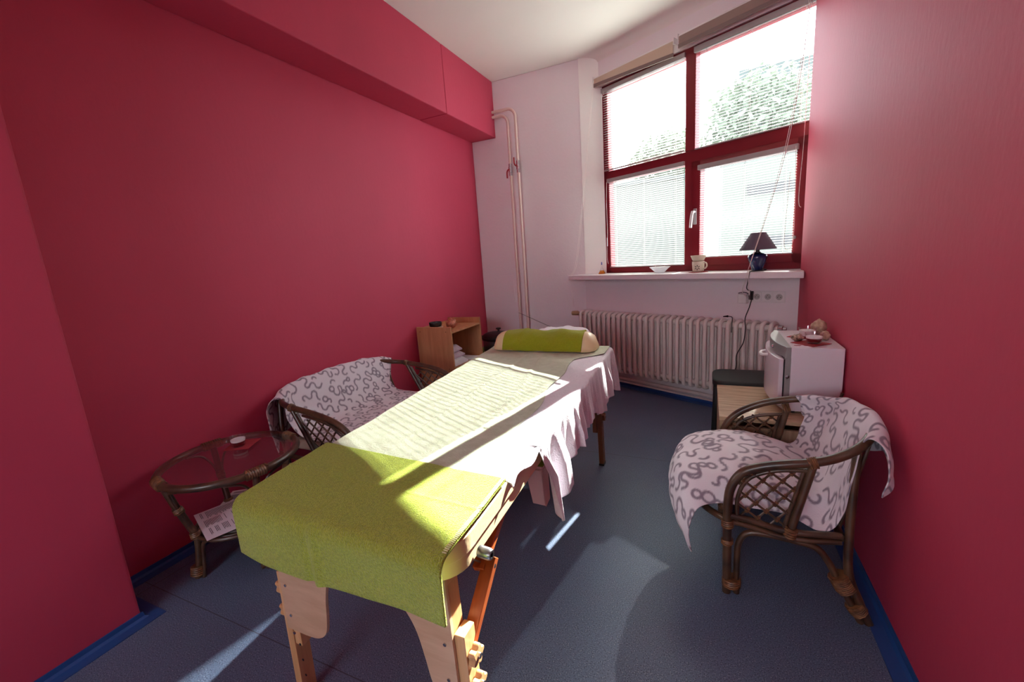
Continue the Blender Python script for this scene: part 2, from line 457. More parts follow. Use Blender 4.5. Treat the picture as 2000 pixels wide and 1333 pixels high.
# ------------------------------------------------------------------ room numbers
XR, XL, XB, XP, YP, YB = 0.576, -2.318, -2.03, -2.024, 0.68, 4.306
ZC, ZB = 3.09, 2.55
WA = RAD(-26.63)
EU = Vector((math.cos(WA), math.sin(WA), 0)); EN = Vector((-math.sin(WA), math.cos(WA), 0)); EZ = Vector((0, 0, 1))
C0 = Vector((-1.133, 4.306, 0))
def W(u, n, z): return C0 + EU * u + EN * n + EZ * z
UR = 1.912                       # the right wall along the window wall
UL, UF = 0.19, 1.955             # window opening
WD = 0.109                       # recess of the frame
YBACK = -3.2                     # wall behind the camera
def wbox(mb, u0, u1, n0, n1, z0, z1):
    return mb.hexa([W(u0, n0, z0), W(u1, n0, z0), W(u1, n1, z0), W(u0, n1, z0), W(u0, n0, z1), W(u1, n0, z1), W(u1, n1, z1), W(u0, n1, z1)])

# ---- floor and ceiling
struct(MB().bb(XL - .3, XR + .5, YBACK - .2, 5.0, -0.1, 0).build('floor', FLOOR))
mb = MB()
# flat ceiling with a soft cove towards the window wall
q1, q2 = W(UL - .1, .185, 0), W(UR + .35, .185, 0)
mb.prism([(XL - .3, YBACK - .2), (XR + .5, YBACK - .2), (XR + .5, q2.y - .05), (q2.x, q2.y), (q1.x, q1.y), (XL - .3, q1.y)], (0, 0, ZC), (1, 0, 0), (0, 1, 0), (0, 0, 1), .15)
struct(mb.build('ceiling', CEIL))

# ---- walls
struct(MB().bb(XL - .15, XL, YBACK, YB + .15, 0, ZC).build('wall_left', PINK))
struct(MB().bb(XL, XP, YBACK, YP, 0, ZB).build('wall_left_pier', PINK, bevel=0.012, seg=3), 'pink wall pier at the left front edge')
struct(MB().bb(XR, XR + .15, YBACK, 3.449, 0, ZC).build('wall_right', PINK))
mb = MB()   # wall behind the camera, with an unseen opening added as fill light for the room
mb.bb(XL - .1, -1.7, YBACK - .15, YBACK, 0, ZC); mb.bb(-.1, XR + .1, YBACK - .15, YBACK, 0, ZC)
mb.bb(-1.7, -.1, YBACK - .15, YBACK, 0, 1.25); mb.bb(-1.7, -.1, YBACK - .15, YBACK, 2.5, ZC)
struct(mb.build('wall_behind_camera', PINK))
# pier front continues up into the beam
mb = MB()
mb.bb(XL, XB, YBACK, 3.37, ZB, ZC); struct(mb.build('wall_beam', PINK, bevel=0.008), 'pink boxed beam under the ceiling')
mb = MB(); mb.bb(XL, XB, 3.373, YB + .0, ZB, ZC); struct(mb.build('wall_beam', PINK, bevel=0.008), 'far length of the pink boxed beam')
# white end wall, left of the window, with splayed reveal as one solid
mb = MB()
pr = [(XL, YB), (C0.x, C0.y), tuple(W(UL, WD, 0)[:2]), tuple(W(UL, .185, 0)[:2]), (XL, 4.52)]
mb.prism(pr, (0, 0, 0), (1, 0, 0), (0, 1, 0), (0, 0, 1), ZC)
struct(mb.build('wall_back', WHITE_WALL, bevel=0.01, seg=3), 'white end wall left of the window')
# wall under the window, lintel, right jamb
mb = MB()
mb.prism([tuple(W(0, 0, 0)[:2]), tuple(W(UR + .2, 0, 0)[:2]), tuple(W(UR + .2, .185, 0)[:2]), tuple(W(UL, .185, 0)[:2]), tuple(W(UL, WD, 0)[:2])], (0, 0, 0), (1, 0, 0), (0, 1, 0), (0, 0, 1), 1.06)
wbox(mb, UL - .02, UR + .2, WD - 0.02, .185, 2.805, ZC + .1)
wbox(mb, UF, UF + .4, 0.0, .185, 1.06, ZC)
struct(mb.build('wall_window', WHITE_WALL), 'white wall below and above the window')
# plaster cove where ceiling meets the window wall
mb = MB()
prof = [(WD - .02, 0)] + [(WD - .02 - .13 * math.sin(t * PI / 16), -.10 + .10 * (1 - math.cos(t * PI / 16)) * 1.0) for t in range(0, 9)]
prof = [(WD - .02, 0.002)] + [(WD - .02 - .12 * (1 - math.cos(t * PI / 16)), -.07 * (1 - math.sin(t * PI / 16)) + .002) for t in range(0, 9)]
for (a, b2) in zip([0] * 8, [0] * 8): pass
poly = [(p[0], ZC + p[1]) for p in prof]
mb.prism(poly, W(0.0, 0, 0), EN, EZ, EU, UR + .1)
struct(mb.build('trim_1', CEIL, smooth=True, auto=60), 'plaster cove above the window')

# thin skin on the window reveal, skylight put into its lighter white
RW = mat('skylit_reveal_white', srgb(244, 243, 240), 0.6, bump=0.08, bscale=30)
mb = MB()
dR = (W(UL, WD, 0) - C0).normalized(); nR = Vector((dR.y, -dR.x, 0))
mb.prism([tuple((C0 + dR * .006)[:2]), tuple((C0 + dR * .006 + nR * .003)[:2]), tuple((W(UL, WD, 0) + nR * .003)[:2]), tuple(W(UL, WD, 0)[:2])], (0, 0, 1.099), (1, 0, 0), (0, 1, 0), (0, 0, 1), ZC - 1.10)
struct(mb.build('trim_3', RW), 'left window reveal, skylight painted in as a lighter white')

# ---- blue vinyl skirting: an upright lip and a flat border on the floor
def skirting(name, a, b_, nrm, mitre=(0, 0)):
    a = Vector((a[0], a[1], 0)); b_ = Vector((b_[0], b_[1], 0)); nrm = Vector((nrm[0], nrm[1], 0)).normalized(); d = (b_ - a).normalized()
    mb = MB()
    prof = [(0, 0.0), (0.055, 0.0), (0.055, 0.003), (0.016, 0.005), (0.006, 0.012), (0.004, 0.03), (0, 0.03)]
    va = [a + nrm * p[0] + EZ * p[1] - d * (p[0] * mitre[0]) for p in prof]; vb = [b_ + nrm * p[0] + EZ * p[1] + d * (p[0] * mitre[1]) for p in prof]
    k = len(prof)
    mb.add(va + vb, [tuple(range(k)), tuple(range(k, 2 * k))[::-1]] + [(i, k + i, k + (i + 1) % k, (i + 1) % k) for i in range(k)])
    return struct(mb.build(name, BLUE))
skirting('baseboard_left', (XL, YP), (XL, YB), (1, 0), (0, 0))
skirting('baseboard_pier', (XP, YBACK), (XP, YP), (1, 0), (0, 1))
skirting('baseboard_pier_end', (XP, YP), (XL, YP), (0, 1), (1, 0))
skirting('baseboard_right', (XR, YBACK), (XR, 3.449), (-1, 0))
skirting('baseboard_window', W(UR, 0, 0)[:2], W(0, 0, 0)[:2], -EN)
skirting('baseboard_back', (C0.x, YB), (XL, YB), (0, -1))

# ------------------------------------------------------------------ window
win = bpy.data.objects.new('window_1', None); COL.objects.link(win); win.location = W(1.0, WD, 1.1)
win['kind'] = 'structure'; win['label'] = 'dark red four-light window with a white handle'
FD = 0.07; n0, n1 = WD, WD + FD
fr = MB()
zb_, zt_ = 1.098, 2.805
MU0, MU1 = 1.015, 1.098          # upper mullion
LU0, LU1 = 1.015, 1.155          # lower mullion (with the sash)
TZ0, TZ1 = 1.955, 2.055          # transom
wbox(fr, UL, UL + .055, n0, n1, zb_, zt_)
wbox(fr, UF - .045, UF, n0, n1, zb_, zt_)
wbox(fr, UL, UF, n0, n1, zt_ - .055, zt_)
wbox(fr, UL, UF, n0, n1, zb_, zb_ + .06)
wbox(fr, MU0, MU1, n0, n1, TZ1, zt_ - .02)
wbox(fr, LU0, LU1 - .05, n0, n1, zb_, TZ0 + .02)
wbox(fr, UL, UF, n0, n1, TZ0, TZ1)
fr.build('window_frame', RED_FRAME, win, bevel=0.004)
# opening sash at the lower right
sa = MB(); s0, s1, sz0, sz1 = 1.085, 1.895, 1.145, 1.965
for (a, b2, c, d) in ((s0, s0 + .07, sz0, sz1), (s1 - .075, s1, sz0, sz1), (s0, s1, sz0, sz0 + .065), (s0, s1, sz1 - .065, sz1)):
    wbox(sa, a, b2, n0 - .016, n1 - .01, c, d)
sash = sa.build('sash', RED_FRAME, win, bevel=0.004)
ho = MB(); wbox(ho, s0 + .018, s0 + .046, n0 - .026, n0 - .016, 1.475, 1.60); ho.build('handle_plate', GPLAST, sash, bevel=0.003)
ho = MB(); ho.tube([W(s0 + .032, n0 - .02, 1.575), W(s0 + .032, n0 - .055, 1.575)], .009)
ho.tube(cr([W(s0 + .032, n0 - .055, 1.58), W(s0 + .026, n0 - .062, 1.54), W(s0 + .018, n0 - .064, 1.45)], 5), [.011] * 11, n=10)
ho.build('handle', WPLAST, sash, smooth=True)
for (a, b2, c, d) in ((UL + .05, MU0 + .01, TZ1 - .01, zt_ - .05), (MU1 - .01, UF - .04, TZ1 - .01, zt_ - .05), (UL + .05, LU0 + .01, zb_ + .05, TZ0 + .01), (s0 + .06, s1 - .06, sz0 + .055, sz1 - .055)):
    g = MB(); wbox(g, a, b2, WD + .045, WD + .049, c, d); g.build('pane', PANE, win)
# sill board
SZ = 1.098
sb = MB()
p = [W(-.035, -.207, 0), W(UR + .02, -.207, 0), W(UR + .03, 0, 0), W(UF, WD, 0), W(UL, WD, 0), W(0.0, 0, 0), W(-.03, -.03, 0)]
p = [W(0.035, -.207, 0), W(UR + .09, -.207, 0), W(UR + .02, 0, 0), W(UF, WD + .01, 0), W(UL, WD + .01, 0), W(0.0, -.004, 0)]
poly = [(q.x, q.y) for q in p]
# left end runs past the wall corner, cut square to the end wall
poly = [tuple(W(-.045, -.207, 0)[:2]), tuple(W(UR + .085, -.207, 0)[:2]), tuple(W(UR + .02, 0, 0)[:2]), tuple(W(UF, WD + .01, 0)[:2]), tuple(W(UL, WD + .01, 0)[:2]), (C0.x, C0.y - .002), (C0.x - .05, C0.y - .004)]
sb.prism(poly, (0, 0, SZ - .042), (1, 0, 0), (0, 1, 0), (0, 0, 1), .042)
struct(sb.build('trim_2', SILL_W, bevel=0.004), 'white window sill board')

# ------------------------------------------------------------------ venetian blinds
def venetian(label, u0, u1, z0, z1, pitch, width, tilt, n, rail=(0.03, 0.028), side_cord=None, ladders=3):
    t = thing('venetian_blind', label, 'blind', W((u0 + u1) / 2, n, z1), 'venetian blinds over the window panes')
    hb = MB(); wbox(hb, u0 - .012, u1 + .004, n - .016, n + .012, z1 - rail[0], z1); hb.build('headrail', GPLAST, t, bevel=0.003)
    sl = MB(); z = z1 - rail[0] - pitch * .6
    k = 4
    dn, dz = math.cos(tilt) * width / 2, math.sin(tilt) * width / 2     # outer edge raised by tilt
    while z > z0 + pitch * .7:
        vs = []
        for uu in (u0 + .004, u1 - .004):
            for q in range(k + 1):
                s_ = q / k * 2 - 1; cz = (1 - s_ * s_) * .0016
                vs.append(W(uu, n + s_ * dn, z + s_ * dz + cz))
        sl.add(vs, [(q, q + 1, k + 2 + q, k + 1 + q) for q in range(k)])
        z -= pitch
    sl.build('slats', SLAT, t, smooth=True)
    bb_ = MB(); wbox(bb_, u0, u1, n - .009, n + .009, z0, z0 + .01); bb_.build('bottom_rail', GPLAST, t, bevel=0.002)
    for q in range(ladders):
        uu = u0 + (u1 - u0) * (0.1 + 0.8 * q / max(1, ladders - 1))
        l_ = MB()
        for dn_ in (-.011, .011): l_.tube([W(uu, n + dn_, z0 + .005), W(uu, n + dn_, z1 - rail[0])], .0008, n=4)
        l_.tube([W(uu + .006, n, z0 + .005), W(uu + .006, n, z1 - rail[0])], .0009, n=4)
        l_.build('ladder_cord', CORDM, t)
    return t
T_UL = RAD(-8.5); T_UR = RAD(26); T_LO = RAD(-13.6)
b1 = venetian('venetian blind in the upper left window light, slats open', UL + .012, 1.012, 2.06, 2.784, .0205, .022, T_UL, WD - .006, rail=(.036, .03))
b2 = venetian('venetian blind in the large upper right window light', 1.102, 1.905, 2.052, 2.79, .0205, .022, T_UR, WD - .006, rail=(.04, .03))
b3 = venetian('bright venetian blind in the lower left window light above the glass bowl', .245, 1.012, 1.150, 1.985, .0175, .020, T_LO, WD - .006, rail=(.034, .03))
b4 = venetian('venetian blind on the lower right sash behind the table lamp', 1.155, 1.832, 1.205, 1.925, .0175, .020, T_LO, WD - .028, rail=(.036, .03))
# pull cords of the blinds
def cord(name, pts, parent, r=.0016, m=CORDM, k=8): return MB().tube(cr(pts, k), r, n=5).build(name, m, parent, smooth=True)
cord('pull_cord', [W(.235, WD - .03, 2.75), W(.215, WD - .035, 2.70), W(.20, WD - .03, 2.66)], b1)
cord('pull_cord', [W(.232, WD - .02, 1.96), W(.228, WD - .024, 1.75), W(.232, WD - .024, 1.5), W(.226, WD - .024, 1.42)], b3)
MB().tube([W(.226, WD - .024, 1.44), W(.226, WD - .024, 1.36)], .004, n=8).build('tilt_wand', WPLAST, b3)
cord('pull_cord', [W(.222, WD - .024, 1.40), W(.22, WD - .024, 1.25), W(.232, WD - .024, 1.19)], b3)
cord('pull_cord', [W(1.825, WD - .05, 1.91), W(1.838, WD - .055, 1.6), W(1.842, WD - .055, 1.35), W(1.835, WD - .055, 1.27), W(1.815, WD - .055, 1.235), W(1.79, WD - .05, 1.25), W(1.785, WD - .05, 1.35), W(1.80, WD - .05, 1.75)], b4)
cord('pull_cord', [W(1.868, WD - .03, 2.78), W(1.872, WD - .05, 2.3), W(1.868, WD - .05, 1.9), W(1.858, WD - .05, 1.62), W(1.862, WD - .05, 1.53), W(1.875, WD - .05, 1.51)], b2)
kn = MB(); kn.lathe([(0.0, 0), (.011, 0), (.013, .005), (.011, .011), (0, .012)], W(1.835, n0 - .0165, 1.315), n=16, ax=tuple(-EN)); kn.build('sash_knob', GPLAST, sash, smooth=True)

# ------------------------------------------------------------------ roller blinds above the window
def roller(label, ua, ub, za, zb2, za_b, zb_b, n=-.0, g='rolled up fabric blinds above the window', fab=None):
    fab = fab or BEIGE_F
    t = thing('roller_blind', label, 'blind', W((ua + ub) / 2, n, za), g)
    a0, b0 = W(ua, n, za), W(ub, n, zb2)
    MB().tube([a0, b0], .017, n=16).build('roller_tube', WPLAST, t, smooth=True)
    for u_, z_ in ((ua - .004, za), (ub + .004, zb2)):
        m_ = MB(); wbox(m_, u_ - .003, u_ + .003, n - .022, WD - .02, z_ - .024, z_ + .022); m_.build('bracket', WPLAST, t, bevel=.002)
    f = MB(); f.hexa([W(ua + .005, n - .018, za_b), W(ub - .005, n - .018, zb_b), W(ub - .005, n - .0165, zb_b), W(ua + .005, n - .0165, za_b),
                      W(ua + .005, n - .018, za), W(ub - .005, n - .018, zb2), W(ub - .005, n - .0165, zb2), W(ua + .005, n - .0165, za)])
    f.build('fabric', fab, t)
    f = MB(); f.hexa([W(ua, n - .021, za_b - .016), W(ub, n - .021, zb_b - .016), W(ub, n - .013, zb_b - .016), W(ua, n - .013, za_b - .016),
                      W(ua, n - .021, za_b + .014), W(ub, n - .021, zb_b + .014), W(ub, n - .013, zb_b + .014), W(ua, n - .013, za_b + .014)])
    f.build('bottom_bar', TAUPE, t, bevel=.002)
    return t
NR = WD - .06
rb1 = roller('narrow rolled-up beige roller blind above the left half of the window', .155, .955, 2.868, 2.872, 2.815, 2.775, NR)
rb2 = roller('longer rolled-up roller blind above the right half of the window, fabric coloured darker for shade', .995, 1.90, 2.885, 2.90, 2.818, 2.828, NR, fab=mat('shade_darkened_roller_fabric', srgb(150, 130, 122), 0.9))  # shade is put into this fabric's colour, darker than the left blind
# operating chains
cord('pull_chain', [W(.165, NR - .02, 2.86), W(.10, -.02, 2.2), W(.065, -.10, 1.6), W(.035, -.16, 1.2), W(.018, -.222, 1.09), W(.020, -.222, 1.0), W(.020, -.205, .86)], rb1, .0012)
cord('pull_chain', [W(.155, NR - .02, 2.86), W(.088, -.02, 2.2), W(.05, -.10, 1.6), W(.018, -.16, 1.2), W(.002, -.222, 1.09), W(.0, -.222, 1.0), W(.012, -.205, .86)], rb1, .0012)
MB().tube([W(.016, -.205, .875), W(.016, -.205, .79)], .006, n=8).build('chain_weight', CUPGL, rb1, smooth=True)
cord('pull_chain', [W(1.885, NR - .03, 2.88), W(1.86, NR - .06, 2.4), W(1.81, -.05, 1.9), W(1.73, -.13, 1.45), W(1.665, -.222, 1.11), W(1.655, -.228, 1.05), W(1.63, -.215, .97), W(1.655, -.205, .93), W(1.675, -.21, .96), W(1.672, -.226, 1.05), W(1.675, -.222, 1.11)], rb2, .0022)
cord('pull_chain', [W(1.875, NR - .03, 2.88), W(1.85, NR - .06, 2.4), W(1.80, -.052, 1.9), W(1.724, -.132, 1.45), W(1.665, -.224, 1.11)], rb2, .0016)

# ------------------------------------------------------------------ radiator
rad = thing('radiator', 'long cream cast-iron column radiator under the window sill', 'radiator', W(.9, -.09, 0))
RU0, RU1, RZ0, RZ1 = .055, 1.80, .175, .735
NS = 31; sp = (RU1 - RU0) / (NS - 1)
def section(u):
    m_ = MB(); nf, nb = -.150, -.045
    # a closed loop of flattened tube: front column, top, back column, bottom
    for nn_ in (nf, nb, (nf + nb) / 2):
        m_.tube([W(u, nn_, RZ0 + .03), W(u, nn_, RZ1 - .03)], .0158 if nn_ == nf else .011, n=12)
    m_.tube(cr([W(u, nf, RZ1 - .05), W(u, nf + .003, RZ1 - .018), W(u, nf + .022, RZ1 - .006), W(u, -.098, RZ1), W(u, nb - .02, RZ1 - .006), W(u, nb - .002, RZ1 - .02), W(u, nb, RZ1 - .05)], 4), .0155, n=10)
    m_.tube(cr([W(u, nf, RZ0 + .05), W(u, nf + .003, RZ0 + .018), W(u, nf + .022, RZ0 + .006), W(u, -.098, RZ0), W(u, nb - .02, RZ0 + .006), W(u, nb - .002, RZ0 + .02), W(u, nb, RZ0 + .05)], 4), .0155, n=10)
    for z_ in (RZ0 + .035, RZ1 - .035): m_.tube([W(u - sp / 2, -.098, z_), W(u + sp / 2, -.098, z_)], .024, n=12)
    return m_
for i in range(NS):
    section(RU0 + sp * i).build('section', RADM, rad, smooth=True)
m_ = MB(); m_.lathe([(0, 0), (.02, 0), (.02, .012), (.026, .013), (.026, .03), (.014, .032), (.012, .05), (0, .05)], W(RU1 + sp / 2, -.098, RZ1 - .035), n=16, ax=tuple(EU)); m_.build('end_plug', CHROME, rad, smooth=True)
m_ = MB(); m_.tube([W(RU0 - sp / 2, -.098, RZ1 - .035), W(RU0 - .05, -.098, RZ1 - .035)], .013, n=12)
m_.tube([W(RU0 - .05, -.098, RZ1 - .03), W(RU0 - .05, -.098, .08)], .009, n=10); m_.build('supply_pipe', RADM, rad, smooth=True)
m_ = MB(); m_.lathe([(0, 0), (.012, 0), (.016, .012), (.022, .02), (.0235, .045), (.0225, .075), (.019, .085), (0, .086)], W(RU0 - .042, -.112, RZ1 - .022), n=18, ax=tuple((-EU * .9 - EN * .45).normalized())); m_.build('thermostat_valve', CORK, rad, smooth=True)
m_ = MB(); m_.tube([W(.03, -.035, .085), W(1.9, -.035, .085)], .017, n=12); m_.tube([W(.03, -.035, .05), W(1.9, -.035, .05)], .009, n=10); m_.build('return_pipe', RADM, rad, smooth=True)

# ------------------------------------------------------------------ heating pipes on the end wall
def riser(name, label, x, ztop, zturn, lever_z, up):
    t = thing(name, label, 'pipe', (x, YB - .05, 0), 'heating risers on the end wall')
    y = YB - .05
    rb_ = .085; arc = [(x - rb_ + rb_ * math.cos(q * PI / 16), y, zturn - rb_ + rb_ * math.sin(q * PI / 16)) for q in range(9)]
    MB().tube([(x, y, 0.0), (x, y, 1.2), (x, y, zturn - rb_ - .1)] + arc + [(-2.04, y, zturn)], .0145, n=14).build('pipe', PIPEM, t, smooth=True)
    MB().lathe([(.0, -.06), (.016, -.06), (.018, -.055), (.018, -.03), (.022, -.027), (.022, .027), (.018, .03), (.018, .055), (.016, .06), (0, .06)], (x, y, lever_z), n=8).build('ball_valve', CHROME, t, smooth=True, auto=20)
    m_ = MB(); s_ = 1 if up else -1
    m_.tube([(x, y - .02, lever_z), (x, y - .042, lever_z)], .006, n=8)
    m_.tube(cr([(x, y - .042, lever_z), (x - .016, y - .044, lever_z + s_ * .012), (x - .024, y - .044, lever_z + s_ * .035), (x - .024, y - .044, lever_z + s_ * .085)], 4), .0075, n=8)
    m_.build('valve_lever', REDP, t, smooth=True)
    for z_ in (.95, 1.42, 2.45): MB().tube([(x, y, z_ - .012), (x, y, z_ + .012)], .0165, n=12).build('pipe_joint', PIPEM, t, smooth=True)
    return t
riser('heating_pipe', 'left cream heating pipe on the end wall, its red valve lever pointing down', -1.863, 2.7, 2.738, 2.205, False)
riser('heating_pipe', 'right cream heating pipe on the end wall, its red valve lever pointing up', -1.776, 2.75, 2.785, 2.225, True)
# small inspection hatch
t = tag(MB().bb(-2.10, -1.935, YB - .008, YB, .83, 1.125).build('inspection_hatch', WHITE_WALL, bevel=.002), 'white square inspection hatch low on the end wall beside the pipes', 'hatch')
m_ = MB(); m_.lathe([(0, 0), (.005, 0), (.005, .003), (0, .003)], (-1.955, YB - .008, .98), n=12, ax=(0, -1, 0)); m_.build('latch', WPLAST, t)

# ------------------------------------------------------------------ sockets
def plug_socket():
    t = thing('socket_strip', 'white four-gang socket strip on the wall under the sill', 'socket', W(1.66, 0, .91))
    m_ = MB(); u0, u1, z0, z1 = 1.54, 1.832, .868, .952
    wbox(m_, u0, u1, -.010, 0, z0, z1); m_.build('surround', WPLAST, t, bevel=.005, seg=3)
    for i in range(4):
        uc = u0 + .0365 + i * .0731
        m2 = MB(); wbox(m2, uc - .031, uc + .031, -.0135, -.009, z0 + .011, z1 - .011); s_ = m2.build('socket', WPLAST, t, bevel=.003)
        if i == 0: continue
        m3 = MB(); m3.lathe([(0, 0), (.0215, 0), (.0215, .0006), (0, .0006)], W(uc, -.0136, .91), n=24, ax=tuple(-EN)); m3.build('well', GPLAST, s_)
        m3 = MB()
        for du in (-.0095, .0095): m3.lathe([(0, 0), (.003, 0), (.003, .001), (0, .001)], W(uc + du, -.0142, .908), n=10, ax=tuple(-EN))
        m3.build('pin_holes', BLACKP, s_)
        m3 = MB(); m3.tube([W(uc, -.0142, .920), W(uc, -.026, .920)], .0026, n=8); m3.build('earth_pin', CHROME, s_, smooth=True)
    return t
plug_socket()
t = thing('plug_adapter', 'boxy white plug adapter in the leftmost socket with a short black cable', 'adapter', W(1.575, -.03, .905))
m_ = MB(); wbox(m_, 1.535, 1.596, -.062, -.014, .862, .932); m_.build('body', WPLAST, t, bevel=.004, seg=3)
MB().tube(cr([W(1.54, -.062, .938), W(1.56, -.068, .944), W(1.585, -.066, .946), W(1.602, -.05, .935), W(1.606, -.04, .915), W(1.603, -.03, .89)], 6), .003, n=8).build('cable', BLACKP, t, smooth=True)

# loose black plug lead on top of the radiator
t = thing('loose_lead', 'loose black cable end lying over the radiator top', 'cable', W(1.53, -.1, .76))
MB().tube(cr([W(1.475, -.105, .765), W(1.50, -.11, .768), W(1.525, -.12, .764), W(1.54, -.15, .745), W(1.547, -.172, .70), W(1.548, -.176, .66)], 6), .003, n=8).build('cable', BLACKP, t, smooth=True)
MB().tube([W(1.452, -.10, .762), W(1.488, -.108, .768)], [.004, .008], n=8).build('connector', BLACKP, t, smooth=True)

# ------------------------------------------------------------------ table lamp on the sill
lp = W(1.655, -.045, SZ)
t = thing('table_lamp', 'table lamp with grey-purple cone shade and navy vase base on the sill', 'lamp', lp)
MB().lathe([(0, .0), (.033, 0), (.034, .006), (.040, .03), (.052, .06), (.062, .088), (.064, .10), (.058, .112), (.040, .122), (.022, .126), (.018, .133), (0, .133)], lp, n=40).build('base', NAVY, t, smooth=True, auto=60)
m_ = MB(); m_.tube([lp + EZ * .130, lp + EZ * .185], .014, n=16); m_.tube([lp + EZ * .125, lp + EZ * .135], .021, n=16); m_.build('socket_neck', BLACKP, t, smooth=True)
m_ = MB(); m_.lathe([(.119, .150), (.046, .268), (.044, .268), (.117, .150), (.119, .150)], lp, n=48); m_.build('lamp_shade', SHADE, t, smooth=True, auto=50)
m_ = MB(); m_.lathe([(0.0, .19), (.012, .19), (.02, .205), (.024, .222), (.018, .24), (0, .248)], lp, n=20); m_.build('bulb', WAX_W, t, smooth=True)
m_ = MB()
for a_ in (0, 2 * PI / 3, 4 * PI / 3): m_.tube([lp + EZ * .188, lp + Vector((math.cos(a_) * .110, math.sin(a_) * .110, .16))], .0012, n=5)
m_.build('shade_ring', WIRE, t)
cpts = [lp + Vector((.04, .01, .012)), lp + Vector((.055, -.02, .006)), W(1.675, -.12, SZ + .005), W(1.672, -.20, SZ + .004), W(1.668, -.2125, SZ - .03), W(1.664, -.213, 1.03), W(1.655, -.20, .985), W(1.648, -.10, .955)]
MB().tube(cr(cpts, 8), .0034, n=8).build('cord', BLACKP, t, smooth=True)
m_ = MB(); m_.bar(W(1.648, -.098, .958), W(1.645, -.092, .895), .02, .016, up=tuple(EN)); m_.build('cord_switch', BLACKP, t, bevel=.003)
MB().tube(cr([W(1.645, -.092, .895), W(1.638, -.11, .84), W(1.636, -.165, .77), W(1.648, -.185, .70), W(1.64, -.19, .6), W(1.60, -.20, .50), W(1.60, -.21, .40), W(1.545, -.24, .30), W(1.52, -.26, .16)], 8), .0034, n=8).build('cord', BLACKP, t, smooth=True)

# ------------------------------------------------------------------ aroma burner, bowl, bottle on the sill
nb = W(1.228, -.06, SZ)
m_ = MB(); m_.box(nb + EZ * .0015, (.115, .115, .003), Matrix.Rotation(RAD(18), 3, 'Z')); tag(m_.build('paper_napkin', NAPK), 'red paper napkin on the sill under the aroma burner', 'napkin')
nb = nb + EZ * .003
t = thing('aroma_burner', 'cream ceramic aroma burner with flower cut-outs and a bowl top on the sill', 'burner', nb)
MB().lathe([(0, 0), (.037, 0), (.040, .003), (.043, .03), (.045, .06), (.045, .083), (.041, .083), (.041, .012), (0, .012)], nb, n=36).build('body', CERAM, t, smooth=True, auto=50)
MB().lathe([(0, .083), (.030, .083), (.042, .090), (.056, .122), (.058, .128), (.055, .128), (.040, .098), (.0, .094)], nb, n=36).build('bowl', CERAM, t, smooth=True, auto=50)
MB().tube(cr([nb + EU * .040 + EZ * .072, nb + EU * .062 + EZ * .068, nb + EU * .068 + EZ * .045, nb + EU * .056 + EZ * .028, nb + EU * .040 + EZ * .024], 5), .006, n=8).build('handle', CERAM, t, smooth=True)
m_ = MB()
cdir = (Vector((0, 0, 0)) - nb); cdir.z = 0; cdir.normalize(); sd = EZ.cross(cdir)
for i in range(6):
    a_ = 2 * PI * i / 6 + .5
    for (rr_, sz_) in ((.014, .0075),):
        cx, cz = math.cos(a_) * rr_ - .008, math.sin(a_) * rr_ + .035
        poly = []
        for q in range(10):
            b_ = 2 * PI * q / 10; lx, ly = math.cos(b_) * sz_, math.sin(b_) * sz_ * .42
            px_, pz_ = lx * math.cos(a_) - ly * math.sin(a_) + cx, lx * math.sin(a_) + ly * math.cos(a_) + cz
            an = px_ / .044
            poly.append(nb + (cdir * math.cos(an) + sd * math.sin(an)) * .0448 + EZ * pz_)
        m_.add(poly + [p_ * 1.0 + (cdir * -.002) for p_ in poly], [tuple(range(10))] + [(q, (q + 1) % 10, 10 + (q + 1) % 10, 10 + q) for q in range(10)])
m_.build('cutouts', CUTM, t)

bc = W(.865, -.02, SZ)
t = thing('glass_bowl', 'shallow clear glass bowl on the sill below the lower left blind', 'bowl', bc)
m_ = MB(); prof = [(0, .002), (.036, .002), (.04, .006), (.066, .032), (.088, .050), (.084, .051), (.062, .036), (.036, .011), (0, .009)]
m_.lathe(prof, bc, n=40); o = m_.build('bowl', mat('frosted_glass', srgb(232, 232, 236), 0.15, transl=0.45), t, smooth=True, auto=60)
for dx_ in (-.04, .045):
    MB().tube([bc + EU * dx_ + EZ * .03, bc + EU * dx_ + EZ * .062], .0025, n=6).build('wick_holder', WPLAST, t)

bt = W(.235, -.02, SZ)
t = thing('oil_bottle', 'small pyramid glass bottle with amber oil in the left sill corner', 'bottle', bt)
def pyr(m__, w0, h0, z0, w1, h1):
    m__.hexa([bt + Vector((x * w0, y * w0, z0)) for x, y in ((-1, -1), (1, -1), (1, 1), (-1, 1))] + [bt + Vector((x * w1, y * w1, h1)) for x, y in ((-1, -1), (1, -1), (1, 1), (-1, 1))])
m_ = MB(); pyr(m_, .030, 0, .0, .007, .058); m_.tube([bt + EZ * .055, bt + EZ * .095], .006, n=12); m_.build('glass', CUPGL, t)
m_ = MB(); pyr(m_, .027, 0, .002, .015, .034); m_.build('oil', mat('amber_oil', srgb(222, 140, 30), 0.2, transl=0.4), t)
m_ = MB(); m_.tube([bt + EZ * .088, bt + EZ * .115], [.0065, .0045], n=10); m_.build('stopper', mat('blue_stopper', srgb(60, 80, 160), 0.3), t, smooth=True)

